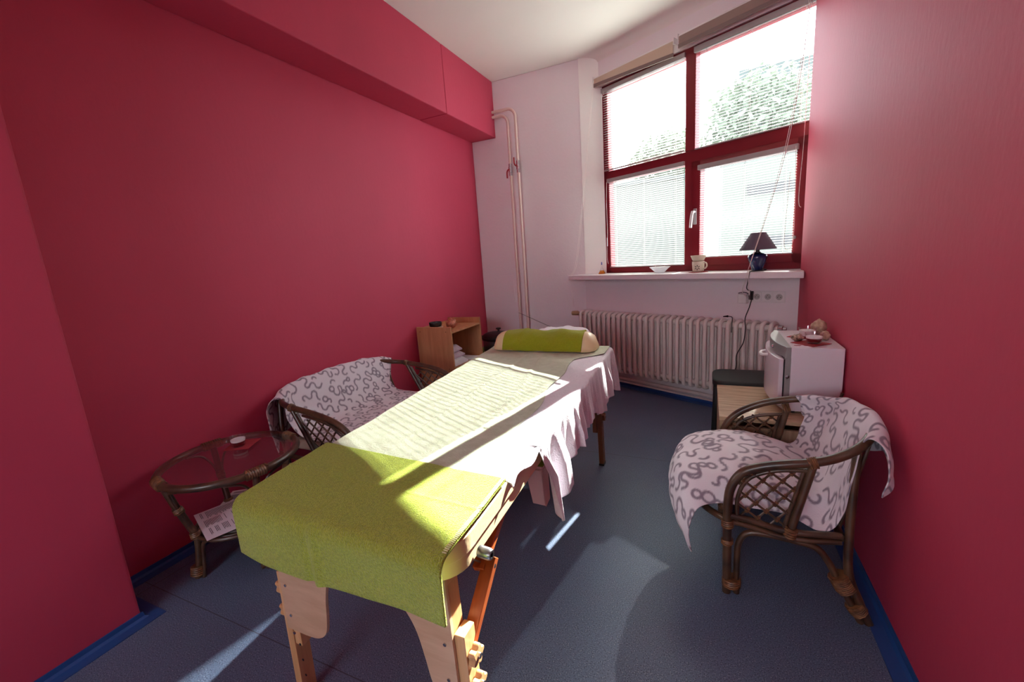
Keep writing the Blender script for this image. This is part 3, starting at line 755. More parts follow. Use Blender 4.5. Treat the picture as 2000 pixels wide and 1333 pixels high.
# ------------------------------------------------------------------ tabletop helpers: massage table
NLc, NRc, FRc, FLc = (-1.145, .65), (-.468, .63), (-.545, 2.62), (-1.345, 2.62)
def T(a, b_, z):
    """a 0..1 left to right, b 0..1 near to far"""
    x0 = NLc[0] + (FLc[0] - NLc[0]) * b_; x1 = NRc[0] + (FRc[0] - NRc[0]) * b_
    y0 = NLc[1] + (FLc[1] - NLc[1]) * b_; y1 = NRc[1] + (FRc[1] - NRc[1]) * b_
    return Vector((x0 + (x1 - x0) * a, y0 + (y1 - y0) * a, z))
mt = thing('massage_table', 'folding massage table with cream vinyl pads and wooden legs, standing mid-room', 'massage table', T(.5, .5, 0))
def pad(b0, b1, z0, z1, inset, corners):
    """rounded rectangle slab between b0 and b1; corners: which ends are round"""
    m_ = MB(); L0 = 1.98; wdt = .75; r = .09; pts = []
    def arc(ca, cb, a0, a1, r_):
        for q in range(9):
            an = a0 + (a1 - a0) * q / 8; pts.append((ca + math.cos(an) * r_ / wdt, cb + math.sin(an) * r_ / L0))
    i_ = inset
    a0_, a1_ = i_ / wdt, 1 - i_ / wdt; c0, c1 = b0 + (i_ / L0 if 'n' in corners else 0), b1 - (i_ / L0 if 'f' in corners else 0)
    rn = r if 'n' in corners else .005; rf = r if 'f' in corners else .005
    arc(a0_ + rn / wdt, c0 + rn / L0, PI, 1.5 * PI, rn); arc(a1_ - rn / wdt, c0 + rn / L0, 1.5 * PI, 2 * PI, rn)
    arc(a1_ - rf / wdt, c1 - rf / L0, 0, .5 * PI, rf); arc(a0_ + rf / wdt, c1 - rf / L0, .5 * PI, PI, rf)
    k = len(pts); lo = [T(p_[0], p_[1], z0) for p_ in pts]; hi = [T(p_[0], p_[1], z1) for p_ in pts]
    m_.add(lo + hi, [tuple(range(k))[::-1], tuple(range(k, 2 * k))] + [(i, (i + 1) % k, k + (i + 1) % k, k + i) for i in range(k)])
    return m_
for (b0, b1, cc) in ((0, .492, 'n'), (.496, 1, 'f')):
    pad(b0, b1, .668, .714, 0.0, cc).build('pad', VINYL, mt, bevel=.016, seg=4)
    pad(b0, b1, .628, .667, .006, cc).build('frame_rail', VINYL, mt, bevel=.02, seg=4)
def knobm(c, ax, r=.016, h=.03, m=None, par=None, name='knob'):
    return MB().lathe([(0, 0), (r, 0), (r, h * .8), (r * .8, h), (r * .45, h), (r * .45, h * .6), (0, h * .6)], c, n=20, ax=ax).build(name, m or CHROME, par, smooth=True)
knobm(T(1.0, .062, .640), (1, -.1, 0), .014, .034, STEEL, mt, 'face_rest_socket')
# legs
def leg_set(b_, sgn, near):
    yb = T(.5, b_, 0).y
    for (xl, side) in ((T(.10, b_, 0).x, -1), (T(.895, b_, 0).x, 1)):
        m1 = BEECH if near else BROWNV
        top = Vector((xl, yb, .63)); bot = Vector((xl + side * .014, yb, .0))
        m_ = MB(); m_.bar(top + Vector((0, 0, 0)), top.lerp(bot, .66), .028, .045, up=(0, 1, 0)); leg = m_.build('leg', m1, mt, bevel=.002)
        o_ = side * .030
        m_ = MB(); m_.bar(top.lerp(bot, .275) + Vector((o_, 0, 0)), bot + Vector((o_, 0, .012)), .028, .048, up=(0, 1, 0)); m_.build('leg_extension', m1, leg, bevel=.002)
        m_ = MB(); m_.bar(bot + Vector((o_, 0, 0)), bot + Vector((o_, 0, .013)), .031, .051, up=(0, 1, 0)); m_.build('foot', BLACKP, leg)
        for f_ in (.375, .50):
            c_ = top.lerp(bot, f_) + Vector((o_ + side * .016, 0, 0))
            m_ = MB(); pr_ = []
            for q in range(40):
                an = 2 * PI * q / 40; pr_.append((math.cos(an) * (.0225 + .004 * math.cos(5 * an)), math.sin(an) * (.0225 + .004 * math.cos(5 * an))))
            m_.prism(pr_, c_, (0, 1, 0), (0, 0, 1), (side, 0, 0), .018); kb = m_.build('knob', m1, leg, bevel=.003)
            m_ = MB(); m_.tube([c_ + Vector((side * .015, 0, 0)), c_ + Vector((side * .022, 0, 0))], .007, n=12); m_.build('bolt', CHROME, leg, smooth=True)
        m_ = MB()
        for q in range(5):
            zc = .42 - q * .055
            if not near: break
            m_.tube([(xl + side * .002, yb - .0235, zc - .2), (xl + side * .002, yb - .0245, zc - .2)], .004, n=8)
        if near: m_.build('bolt_holes', BLACKM, leg)
    # plywood gussets
    for (xc, side) in ((T(.10, b_, 0).x, 1), (T(.895, b_, 0).x, -1)):
        if side > 0: cv_ = [(.20, 0, 0), (.188, -.06, 0), (.178, -.115, 0), (.158, -.19, 0), (.148, -.26, 0), (.135, -.31, 0), (.10, -.338, 0), (.05, -.345, 0)]
        else: cv_ = [(.29, 0, 0), (.21, -.04, 0), (.15, -.09, 0), (.105, -.14, 0), (.080, -.19, 0), (.064, -.26, 0), (.052, -.32, 0), (.030, -.37, 0)]
        cv_ = cr(cv_, 5)
        pr_ = [(-.018, 0), (-.026, -.345 if side > 0 else -.375)] + [(p_.x, p_.y) for p_ in reversed(cv_)]
        m_ = MB(); m_.prism([(p_[0] * side, p_[1]) for p_ in pr_], (xc, yb - sgn * .024, .625), (1, 0, 0), (0, 0, 1), (0, sgn * -1, 0), .010)
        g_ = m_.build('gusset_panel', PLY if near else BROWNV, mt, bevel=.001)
        m_ = MB()
        for (sx_, sz_) in ((.0, -.17), (.0, -.27), (0, -.33)):
            m_.tube([(xc + side * sx_, yb - sgn * .034, .602 + sz_), (xc + side * sx_, yb - sgn * .0365, .602 + sz_)], .0045, n=10)
        m_.build('screws', CHROME, g_)
    # cross rail
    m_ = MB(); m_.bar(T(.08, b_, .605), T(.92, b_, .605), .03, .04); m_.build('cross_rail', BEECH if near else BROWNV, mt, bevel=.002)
leg_set(.035, 1, True)
leg_set(.915, -1, False)
# folding braces
for (a_, m1) in ((.925, ORANGEW), (.09, ORANGEW)):
    for (bA, bJ, bL) in ((.215, .108, .040), (.74, .845, .910)):
        lo_ = 0 if a_ > .5 else .07
        A_ = T(a_, bA, .632); J_ = T(a_, bJ, .525 - lo_); Lg = T(a_, bL, .385 - lo_)
        m_ = MB(); m_.bar(A_, J_ + (J_ - A_).normalized() * .02, .022, .034, up=(1, 0, 0)); br_ = m_.build('brace', m1, mt, bevel=.002)
        m_ = MB(); m_.bar(J_ + Vector((.024, 0, 0)) - (Lg - J_).normalized() * .02, Lg + Vector((.012, 0, 0)), .022, .034, up=(1, 0, 0)); m_.build('brace', m1, mt, bevel=.002)
        m_ = MB(); m_.tube([J_ + Vector((-.016, 0, 0)), J_ + Vector((.04, 0, 0))], .006, n=10); m_.build('hinge_bolt', CHROME, br_, smooth=True)
MB().tube([T(.925, .108, .525), T(.88, .52, .625)], .0016, n=6).build('cable', WIRE, mt)
MB().tube([T(.925, .108, .525), T(.93, .06, .615)], .0025, n=6).build('cable', WIRE, mt)
MB().tube([T(.115, .108, .455), T(.12, .52, .605)], .0016, n=6).build('cable', WIRE, mt)

# white sheet: covers the right side and hangs down in folds
def sheet_white(u, v):
    # v: 0 inner line on the top .. 1 hem ; u: near .. far.  Near the towel it only reaches the pad's edge.
    b_ = .155 + u * .845
    q = min(1, max(0, (b_ - .262) / .012)); q = q * q * (3 - 2 * q)
    e = (b_ - .27) / .73
    hang = .022 + .012 * math.sin(b_ * 60) * (1 - q) + q * (.215 + .030 * math.sin(e * 8 + 1.6) + .016 * math.sin(e * 21) - .02 * e)
    hang += q * .05 * math.exp(-((e - .02) / .04) ** 2) + .06 * max(0, (e - .9) / .1)
    top_w = .17; tot = top_w + hang; s_ = v * tot
    fold = .55 * math.sin(e * 47 + 2.2 * math.sin(e * 11)) + .30 * math.sin(e * 83 + 2 + 1.6 * math.sin(e * 17)) + .12 * math.sin(e * 190)
    if s_ < top_w:
        a_ = 1.0 - (top_w - s_) / .76
        g_ = max(0, 1 - (top_w - s_) / .03)
        return T(a_, b_, .7185 + .0015 * math.sin(b_ * 40) - .004 * g_ * g_)
    d_ = s_ - top_w; r = .016
    an = min(PI / 2, d_ / r); k = min(1, d_ / .15)
    dx = math.sin(an) * r + max(0, d_ - r * PI / 2) * .10 + q * fold * .026 * k * (1.25 - .3 * e)
    dz = (1 - math.cos(an)) * r + max(0, d_ - r * PI / 2) * .985
    dy = .02 * k * math.cos(e * 47) * q + (.05 * k * math.exp(-(e / .05) ** 2) if q > 0 else 0)
    p_ = T(1.0, b_, .7145 - dz)
    return p_ + Vector((dx, dy, 0))
o = grid_mesh('white_sheet', sheet_white, 520, 70, WHITE_T, thick=.0025, off=1)
tag(o, 'thin white sheet hanging in folds over the right long side of the massage table', 'sheet')

def fbm(x, y, s_): return mnoise.noise(Vector((x * s_, y * s_, 3.3)))
def sheet_pale(u, v):
    b_ = .145 + v * .852
    a0, a1 = -.006, .845 + .02 * math.sin(v * 7) + .015 * math.sin(v * 23)
    if v < .13: a1 = a1 + (.13 - v) / .13 * .13
    if v > .78: a1 += (1.0 - a1) * min(1, (v - .78) / .1) ** 1.5
    a_ = a0 + (a1 - a0) * u
    z_ = .7225 + .0035 * fbm(a_, b_ * 2.6, 5) + .0022 * math.sin(a_ * 9 + b_ * 60 + 3 * fbm(a_, b_, 3)) * (0.3 + .7 * abs(fbm(a_, b_, 4)))
    # long soft ridges along the table
    z_ += .004 * math.exp(-((a_ - .62 - .08 * math.sin(b_ * 5)) / .02) ** 2) * (1 if b_ > .3 else 0) + .003 * math.exp(-((a_ - .40 - .1 * (b_ - .5)) / .018) ** 2)
    p_ = T(a_, b_, z_)
    if a_ < .02: p_.z -= (.02 - a_) * 1.2
    return p_
o = grid_mesh('pale_green_sheet', sheet_pale, 150, 360, PALE_T, thick=.002, off=1)
tag(o, 'pale green sheet spread along the top of the massage table', 'sheet')

def towel_green(u, v):
    # v 0: far edge on the table .. 1: hem below the near end ; u left .. right
    L0 = .165 * 1.98; hang = .135 + .0 * u; tot = L0 + .03 + hang; s_ = v * tot
    a_ = .002 + u * 1.0
    if u > .96: pass
    top = .7305
    ripple = .003 * fbm(u * 1.0, v, 6)
    # stitched seam line and fold across the middle
    if s_ < L0:
        b_ = (.165 - .012 * u) * (1 - s_ / L0) - .004 + .0
        z_ = top + ripple * 1.0 + .002 * math.exp(-((s_ - .16) / .006) ** 2) - .0025 * math.exp(-((u - .42) / .012) ** 2) * (s_ / L0)
        p_ = T(a_, b_, z_)
        return p_
    d_ = s_ - L0; r = .032
    an = min(PI / 2, d_ / r)
    yo = -math.sin(an) * r; zo = -(1 - math.cos(an)) * r
    if d_ > r * PI / 2: zo -= (d_ - r * PI / 2)
    base = T(a_, -.004, top)
    kk = min(1, d_ / .1)
    fold = .010 * math.sin(u * 5.5 + .6) * kk + .007 * math.exp(-((u - .45) / .02) ** 2) * kk - .006 * math.exp(-((u - .41) / .015) ** 2) * kk
    p_ = base + Vector((0, yo - fold - .004 * kk, zo + ripple))
    p_.x += (.02 * (1 - u)) * kk
    p_.z += -.012 * kk * math.sin(u * 3.4) - (.02 if .45 < u else 0) * kk * 0
    return p_
o = grid_mesh('lime_green_towel', towel_green, 260, 190, GREEN_T, thick=.006, off=1)
tag(o, 'large lime green terry towel over the near end of the massage table', 'towel')
# stitched hem of the towel along its right edge
hm = MB()
for i in range(60):
    v_ = i / 59 * .68
    p_ = towel_green(.992, v_); q_ = towel_green(1.0, v_)
    hm.bar(p_ + Vector((-.002, 0, .0075)), q_ + Vector((.003, 0, .0075)), .0022, .0016)
hm.build('hem_stitching', mat('pale_stitching', srgb(226, 226, 170), .9), o)

# bolster at the head end
def bolster():
    c0 = T(.085, .93, .724); c1 = T(.93, .93, .724); d = (c1 - c0); ln_ = d.length; d.normalize(); side = Vector((-d.y, d.x, 0))
    m_ = MB(); nn_, kk = 34, 22; vs = []
    for i in range(nn_):
        t_ = i / (nn_ - 1); e = min(1, math.sqrt(max(0, 1 - (max(0, abs(t_ - .5) * 2 - .72) / .28) ** 2.2)) + .06)
        for j in range(kk):
            an = 2 * PI * j / kk
            yy_ = math.cos(an) * .098 * (.55 + .45 * e); zz_ = math.sin(an)
            zz_ = (zz_ * .105 if zz_ > 0 else zz_ * .012) * (.35 + .65 * e) + .012
            vs.append(c0 + d * (ln_ * t_) + side * yy_ + EZ * zz_)
    fs = [(i * kk + j, i * kk + (j + 1) % kk, (i + 1) * kk + (j + 1) % kk, (i + 1) * kk + j) for i in range(nn_ - 1) for j in range(kk)]
    fs += [tuple(range(kk))[::-1], tuple((nn_ - 1) * kk + j for j in range(kk))]
    m_.add(vs, fs)
    o = m_.build('bolster_cushion', VINYL, None, smooth=True, auto=80)
    tag(o, 'half-round cream vinyl bolster cushion at the head of the massage table', 'cushion')
    def tw(u, v):
        t_ = .12 + u * .77 + .01 * math.sin(v * 5); an = PI * 1.06 - v * PI * 1.10
        yy_ = math.cos(an) * .1025; zz_ = math.sin(an); zz_ = (zz_ * .109 if zz_ > 0 else zz_ * .02) + .014
        w_ = .0045 * math.sin(u * 14 + v * 8) * math.sin(v * 3) + .005 * fbm(u * 2, v * 2, 4) + .003 * math.exp(-((u - .12 - v * .25) / .03) ** 2)
        p_ = c0 + d * (ln_ * t_) - side * (-yy_ * (1 + w_ * 5)) + EZ * (zz_ + w_ + .003)
        return p_
    o2 = grid_mesh('hand_towel', tw, 120, 60, mat('lime_hand_towel', srgb(160, 172, 38), .95, var=.1, vscale=120, bump=.6, bscale=300, sheen=.2, spec=.1), thick=.004, off=0)
    tag(o2, 'lime green hand towel wrapped round the bolster cushion', 'towel')
bolster()

# face cradle with a white towel beyond the head end
fc = thing('face_cradle', 'padded face cradle covered by a white cloth beyond the head of the massage table', 'face cradle', T(.5, 1.06, 0))
cc = Vector((-.93, 2.80, .765))
MB().tube([cc + Vector((math.cos(a) * .10, math.sin(a) * .10, -.03)) for a in [2 * PI * i / 24 for i in range(24)]], .035, n=12, closed=True).build('ring_cushion', VINYL, fc, smooth=True)
m_ = MB()
for dx_ in (-.08, .08): m_.tube([cc + Vector((dx_, -.02, -.06)), Vector((cc.x + dx_, 2.55, .635))], .008, n=8)
m_.build('support_rods', CHROME, fc, smooth=True)
def ftowel(u, v):
    x_ = (u - .5) * .40; y_ = (v - .5) * .32; r_ = math.hypot(x_ / .17, y_ / .15)
    z_ = .055 - .05 * max(0, r_ - .55) ** 1.6 - .10 * max(0, r_ - 1.15) + .005 * math.sin(x_ * 44 + 1) * min(1, r_) + .004 * math.sin(y_ * 50 + x_ * 30) + .006 * fbm(x_ * 4, y_ * 4, 3)
    return cc + Vector((x_, y_, z_ - .02))
grid_mesh('white_cloth', ftowel, 60, 50, WHITE_T, fc, thick=.003)
tag(MB().tube([(-1.868, YB - .075, .72), (-1.024, 2.90, .792)], .0022, n=6).build('thin_dark_wire', mat('dark_wire', srgb(70, 52, 48), .5)), 'thin dark wire slanting from the heating pipe to the face cradle', 'wire')

# ------------------------------------------------------------------ stool under the table
t = thing('plastic_stool', 'pale pink moulded plastic stool standing under the massage table', 'stool', (-.95, 2.08, 0))
sx0, sx1, sy0, sy1, sh = -1.12, -.76, 1.91, 2.27, .21
m_ = MB(); m_.hexa([Vector(p_) for p_ in ((sx0 + .02, sy0 + .02, sh - .025), (sx1 - .02, sy0 + .02, sh - .025), (sx1 - .02, sy1 - .02, sh - .025), (sx0 + .02, sy1 - .02, sh - .025), (sx0 + .03, sy0 + .03, sh), (sx1 - .03, sy0 + .03, sh), (sx1 - .03, sy1 - .03, sh), (sx0 + .03, sy1 - .03, sh))])
m_.build('seat', PINKPL, t, bevel=.008, seg=3)
for (fx, fy) in ((0, 0), (1, 0), (1, 1), (0, 1)):
    X0 = sx1 if fx else sx0; Y0 = sy1 if fy else sy0; ix = -1 if fx else 1; iy = -1 if fy else 1
    w_ = .075; wt = .10
    m_ = MB()
    for (dx1, dy1, dx2, dy2) in ((w_, .012, wt, .012), (.012, w_, .012, wt)):
        lo = [(X0, Y0), (X0 + ix * dx1, Y0), (X0 + ix * dx1, Y0 + iy * dy1), (X0, Y0 + iy * dy1)]
        hi = [(X0 + ix * .022, Y0 + iy * .022), (X0 + ix * (.022 + dx2), Y0 + iy * .022), (X0 + ix * (.022 + dx2), Y0 + iy * (.022 + dy2)), (X0 + ix * .022, Y0 + iy * (.022 + dy2))]
        m_.hexa([Vector((a_, b_, 0)) for a_, b_ in lo] + [Vector((a_, b_, sh - .015)) for a_, b_ in hi])
    m_.build('leg', PINKPL, t, bevel=.005, seg=3)
m_ = MB(); m_.bb(sx0 + .03, sx1 - .03, sy0 + .018, sy0 + .026, sh - .075, sh - .02); m_.bb(sx1 - .026, sx1 - .018, sy0 + .03, sy1 - .03, sh - .075, sh - .02)
m_.bb(sx0 + .03, sx1 - .03, sy1 - .026, sy1 - .018, sh - .075, sh - .02); m_.bb(sx0 + .018, sx0 + .026, sy0 + .03, sy1 - .03, sh - .075, sh - .02)
m_.build('apron', PINKPL, t, bevel=.002)
def gtow(u, v):
    x_ = sx0 + .01 + u * (sx1 - sx0 - .02); y_ = sy0 + .01 + v * (sy1 - sy0 - .02)
    return Vector((x_, y_, sh + .006 + .05 * math.sin(min(1, u * 3) * PI / 2) * math.sin(min(1, (1 - u) * 4) * PI / 2) * math.sin(min(1, v * 4) * PI / 2) * math.sin(min(1, (1 - v) * 4) * PI / 2) + .006 * fbm(u, v, 6)))
o = grid_mesh('folded_green_towel', gtow, 40, 40, GREEN_D, thick=.01, off=1)
tag(o, 'folded olive green towel lying on the pink plastic stool under the table', 'towel')

# ------------------------------------------------------------------ wicker armchair (right)
ch = thing('wicker_armchair', 'dark rattan armchair with lattice arms against the right wall', 'armchair', (.30, 1.92, 0))
yN, yF = 1.59, 2.13
KY = (yF - yN) / .66
def ymap(p_): return (p_[0], p_[1] if p_[1] < 1.62 else 1.62 + (p_[1] - 1.62) * (yF - .028 - 1.62) / (2.222 - 1.62), p_[2] + .03 * max(0, (p_[1] - 1.62) / .6))
rail = [(.088, yN, .0), (.086, yN, .20), (.084, yN, .36), (.094, yN, .44), (.128, yN, .50), (.19, yN, .532), (.26, yN - .002, .552), (.33, yN, .567), (.40, yN + .01, .590), (.465, yN + .03, .628), (.512, yN + .10, .662), (.515, yN + .20, .676),
        (.500, yN + .31, .668), (.470, yF - .11, .645), (.425, yF - .04, .628), (.365, yF - .004, .612), (.30, yF, .598), (.24, yF, .580), (.182, yF, .552), (.135, yF, .518), (.099, yF, .470), (.078, yF, .40), (.08, yF, .22), (.085, yF, .0)]
MB().tube(cr(rail, 8), .0155, n=14).build('arm_and_back_rail', RATTAN, ch, smooth=True)
for (y, s_) in ((yN, 1), (yF, -1)):
    yi = y + s_ * .002
    # inner arch of the arm panel
    MB().tube(cr([(.118, yi, .30), (.114, yi, .38), (.126, yi, .44), (.155, yi, .485), (.21, yi, .515), (.27, yi, .53), (.325, yi, .535)], 7), .0075, n=10).build('arm_arch', RATTAN, ch, smooth=True)
    MB().tube([(.335, yi, .56), (.283, yi, .305)], .0135, n=12).build('arm_strut', RATTAN, ch, smooth=True)
    MB().tube([(.312, yi - s_ * 0, .54), (.262, yi, .31)], .007, n=10).build('arm_strut', RATTAN, ch, smooth=True)
    MB().tube(cr([(.088, y, .325), (.16, y + s_ * .004, .315), (.25, y + s_ * .004, .298), (.33, y + s_ * .002, .30), (.43, y + s_ * .01, .31)], 6), .012, n=12).build('seat_side_rail', RATTAN, ch, smooth=True)
    MB().tube(cr([(.088, y, .30), (.16, y + s_ * .004, .290), (.25, y + s_ * .004, .272), (.33, y + s_ * .002, .275), (.43, y + s_ * .01, .285)], 6), .010, n=12).build('seat_side_rail', RATTAN, ch, smooth=True)
    # lattice clipped to the arch
    def inside(x_, z_):
        if x_ < .116 or z_ < .31: return False
        xs_ = .262 + (z_ - .31) / .23 * .05
        if x_ > xs_: return False
        cx_, cz_ = .215, .42
        top_ = .44 + .09 * math.sqrt(max(0, 1 - ((.24 - x_) / .13) ** 2)) if x_ < .24 else .530
        return z_ < top_
    lat = MB()
    for (dx_, dz_) in ((.62, .785), (.80, -.60)):
        nrm_ = (-dz_, dx_)
        for q in range(-8, 9):
            ox, oz = .20 + nrm_[0] * q * .042, .42 + nrm_[1] * q * .042; seg_ = []
            for st in range(-120, 121):
                x_, z_ = ox + dx_ * st * .0025, oz + dz_ * st * .0025
                if inside(x_, z_): seg_.append((x_, z_))
            if len(seg_) > 6:
                a_, b_ = seg_[0], seg_[-1]
                oy = .0035 if dz_ > 0 else -.0035
                lat.tube([(a_[0], yi + oy, a_[1]), (b_[0], yi + oy, b_[1])], .0042, n=7)
    lat.build('arm_lattice', RATTAN, ch, smooth=True)
    kn_ = MB()
    for q1 in range(-8, 9):
        for q2 in range(-8, 9):
            n1_, n2_ = (-.785, .62), (.60, .80)
            # solve crossing
            d1, d2 = (.62, .785), (.80, -.60)
            ax_, az_ = .20 + n1_[0] * q1 * .042, .42 + n1_[1] * q1 * .042; bx_, bz_ = .20 + n2_[0] * q2 * .042, .42 + n2_[1] * q2 * .042
            det = d1[0] * -d2[1] + d2[0] * d1[1]
            tt = ((bx_ - ax_) * -d2[1] + d2[0] * (bz_ - az_)) / det
            x_, z_ = ax_ + d1[0] * tt, az_ + d1[1] * tt
            if inside(x_, z_) and inside(x_ + .01, z_ + .01) and inside(x_ - .01, z_ - .01): kn_.tube([(x_ - .005, yi - .006, z_ - .004), (x_ + .005, yi + .006, z_ + .004)], .0065, n=7)
    kn_.build('lattice_ties', BIND, ch, smooth=True)
    # second front pole arching under the seat to the rear leg
    MB().tube(cr([(.122, y + s_ * .006, .0), (.120, y + s_ * .006, .16), (.126, y + s_ * .006, .22), (.15, y + s_ * .006, .258), (.20, y + s_ * .006, .268), (.30, y + s_ * .006, .262), (.36, y + s_ * .006, .25), (.395, y + s_ * .004, .21), (.43, y, .14), (.47, y, .06), (.50, y, .0)], 7), .0115, n=12).build('leg_arch', RATTAN, ch, smooth=True)
    # rear leg
    MB().tube(cr([(.465, y + s_ * .06, .60), (.455, y + s_ * .03, .45), (.45, y + s_ * .01, .30), (.455, y, .18), (.49, y - s_ * .0, .08), (.522, y, .0)], 7), .0135, n=12).build('rear_leg', RATTAN, ch, smooth=True)
    binding('binding', (.104, y + s_ * .003, .030), (.104, y + s_ * .003, .062), .030, ch)
    binding('binding', (.0865, y, .205), (.0855, y, .225), .0185, ch, 3)
    binding('binding', (.0855, y, .275), (.085, y, .305), .0185, ch, 4)
    binding('binding', (.322, y, .562), (.346, y, .570), .0185, ch, 4)
    binding('binding', (.425, y, .165), (.452, y, .115), .029, ch, 9)
    binding('binding', (.475, y, .066), (.494, y, .038), .026, ch, 6)
    binding('binding', (.285, y, .315), (.278, y, .28), .018, ch, 4)
# seat: front rail, round pad
MB().tube(cr([(.09, yN, .30), (.02, yN + .06, .30), (-.03, yN + .15, .30), (-.04, (yN + yF) / 2, .30), (-.03, yF - .15, .30), (.02, yF - .06, .30), (.09, yF, .30)], 7), .013, n=12).build('seat_front_rail', RATTAN, ch, smooth=True)
MB().tube([(.43, yN + .01, .30), (.43, yF - .01, .30)], .013, n=12).build('seat_rear_rail', RATTAN, ch, smooth=True)
m_ = MB(); vs = []; kk = 40; pr_ = [(.80, .0), (1.0, .02), (1.03, .05), (.98, .078), (.80, .092), (.4, .10), (0, .102)]
for (f_, z_) in pr_:
    for j in range(kk):
        a_ = 2 * PI * j / kk; vs.append(Vector((.19 + math.cos(a_) * .235 * f_, (yN + yF) / 2 + math.sin(a_) * .20 * f_, .305 + z_)))
m_.add(vs, [(i * kk + j, i * kk + (j + 1) % kk, (i + 1) * kk + (j + 1) % kk, (i + 1) * kk + j) for i in range(len(pr_) - 1) for j in range(kk)] + [tuple(range(kk))[::-1]])
m_.build('seat_cushion', BEIGE_F, ch, smooth=True, auto=80)
for yy_ in np.linspace(yN + .08, yF - .08, 6):
    MB().tube([(.44, yy_, .30), (.512, yy_, .675)], .006, n=8).build('back_spindle', RATTAN, ch, smooth=True)

# throw on the armchair: rows run front hem -> seat -> back -> over the rail
ys = [1.612, 1.70, 1.82, 1.95, 2.08, 2.17, 2.222]
rows = [
 [(-.035, 1.575, .150), (-.085, 1.62, .235), (-.118, 1.74, .27), (-.125, 1.88, .28), (-.115, 2.02, .28), (-.09, 2.14, .28), (-.03, 2.22, .29)],
 [(-.045, 1.565, .235), (-.100, 1.63, .300), (-.128, 1.76, .33), (-.132, 1.90, .335), (-.12, 2.04, .335), (-.085, 2.15, .33), (-.01, 2.222, .33)],
 [(-.020, 1.572, .335), (-.075, 1.66, .392), (-.098, 1.79, .412), (-.10, 1.93, .418), (-.085, 2.06, .415), (-.04, 2.16, .40), (.03, 2.222, .37)],
 [(.05, 1.612, .352), (.01, 1.70, .425), (-.015, 1.82, .445), (-.015, 1.95, .452), (.0, 2.08, .448), (.04, 2.17, .43), (.09, 2.222, .385)],
 [(.16, 1.614, .352), (.14, 1.70, .432), (.13, 1.82, .455), (.13, 1.95, .462), (.14, 2.08, .456), (.16, 2.17, .436), (.19, 2.222, .385)],
 [(.27, 1.614, .350), (.27, 1.70, .420), (.27, 1.82, .436), (.27, 1.95, .44), (.27, 2.08, .436), (.28, 2.17, .42), (.29, 2.222, .38)],
 [(.36, 1.608, .310), (.38, 1.70, .385), (.385, 1.82, .395), (.385, 1.95, .398), (.385, 2.08, .395), (.37, 2.16, .39), (.36, 2.222, .385)],
 [(.41, 1.605, .335), (.425, 1.70, .46), (.43, 1.82, .47), (.43, 1.95, .475), (.425, 2.08, .47), (.405, 2.17, .46), (.38, 2.222, .45)],
 [(.445, 1.612, .46), (.462, 1.70, .58), (.472, 1.82, .61), (.472, 1.95, .615), (.462, 2.08, .60), (.435, 2.18, .56), (.40, 2.225, .53)],
 [(.470, 1.618, .640), (.500, 1.70, .684), (.500, 1.80, .694), (.485, 1.92, .684), (.455, 2.045, .652), (.41, 2.15, .625), (.36, 2.215, .600)],
 [(.505, 1.588, .652), (.533, 1.68, .685), (.530, 1.79, .695), (.513, 1.92, .684), (.482, 2.06, .650), (.435, 2.17, .620), (.38, 2.245, .594)],
 [(.518, 1.552, .59), (.552, 1.66, .600), (.551, 1.79, .625), (.540, 1.91, .63), (.515, 2.07, .60), (.455, 2.18, .56), (.39, 2.26, .54)],
 [(.505, 1.540, .500), (.545, 1.585, .520), (.553, 1.720, .575), (.548, 1.88, .52), (.52, 2.08, .50), (.46, 2.19, .50), (.40, 2.27, .50)],
]
rows = [[ymap(p_) for p_ in r_] for r_ in rows]
o = cloth_from('fleece_throw', rows, .0045, 3, wob=.0045)
tag(o, 'white fleece throw with grey squiggles draped over the armchair on the right', 'throw')

# ------------------------------------------------------------------ wicker loveseat (left)
ls = thing('wicker_loveseat', 'dark rattan two-seat sofa with lattice arms against the left pink wall', 'loveseat', (-1.95, 2.0, 0))
yn, yf = 1.50, 2.50
def mx(p_): return p_
lrail = [(-1.62, yn, .0), (-1.618, yn, .30), (-1.625, yn, .40), (-1.66, yn, .475), (-1.73, yn, .525), (-1.83, yn, .555), (-1.95, yn, .575), (-2.08, yn, .592), (-2.17, yn + .03, .605), (-2.235, yn + .12, .625), (-2.26, yn + .28, .638), (-2.262, 2.0, .642),
         (-2.26, yf - .28, .638), (-2.235, yf - .12, .62), (-2.17, yf - .03, .60), (-2.08, yf, .590), (-1.95, yf, .578), (-1.83, yf, .56), (-1.73, yf, .53), (-1.66, yf, .48), (-1.625, yf, .40), (-1.618, yf, .30), (-1.62, yf, .0)]
MB().tube(cr(lrail, 8), .0165, n=14).build('arm_and_back_rail', RATTAN, ls, smooth=True)
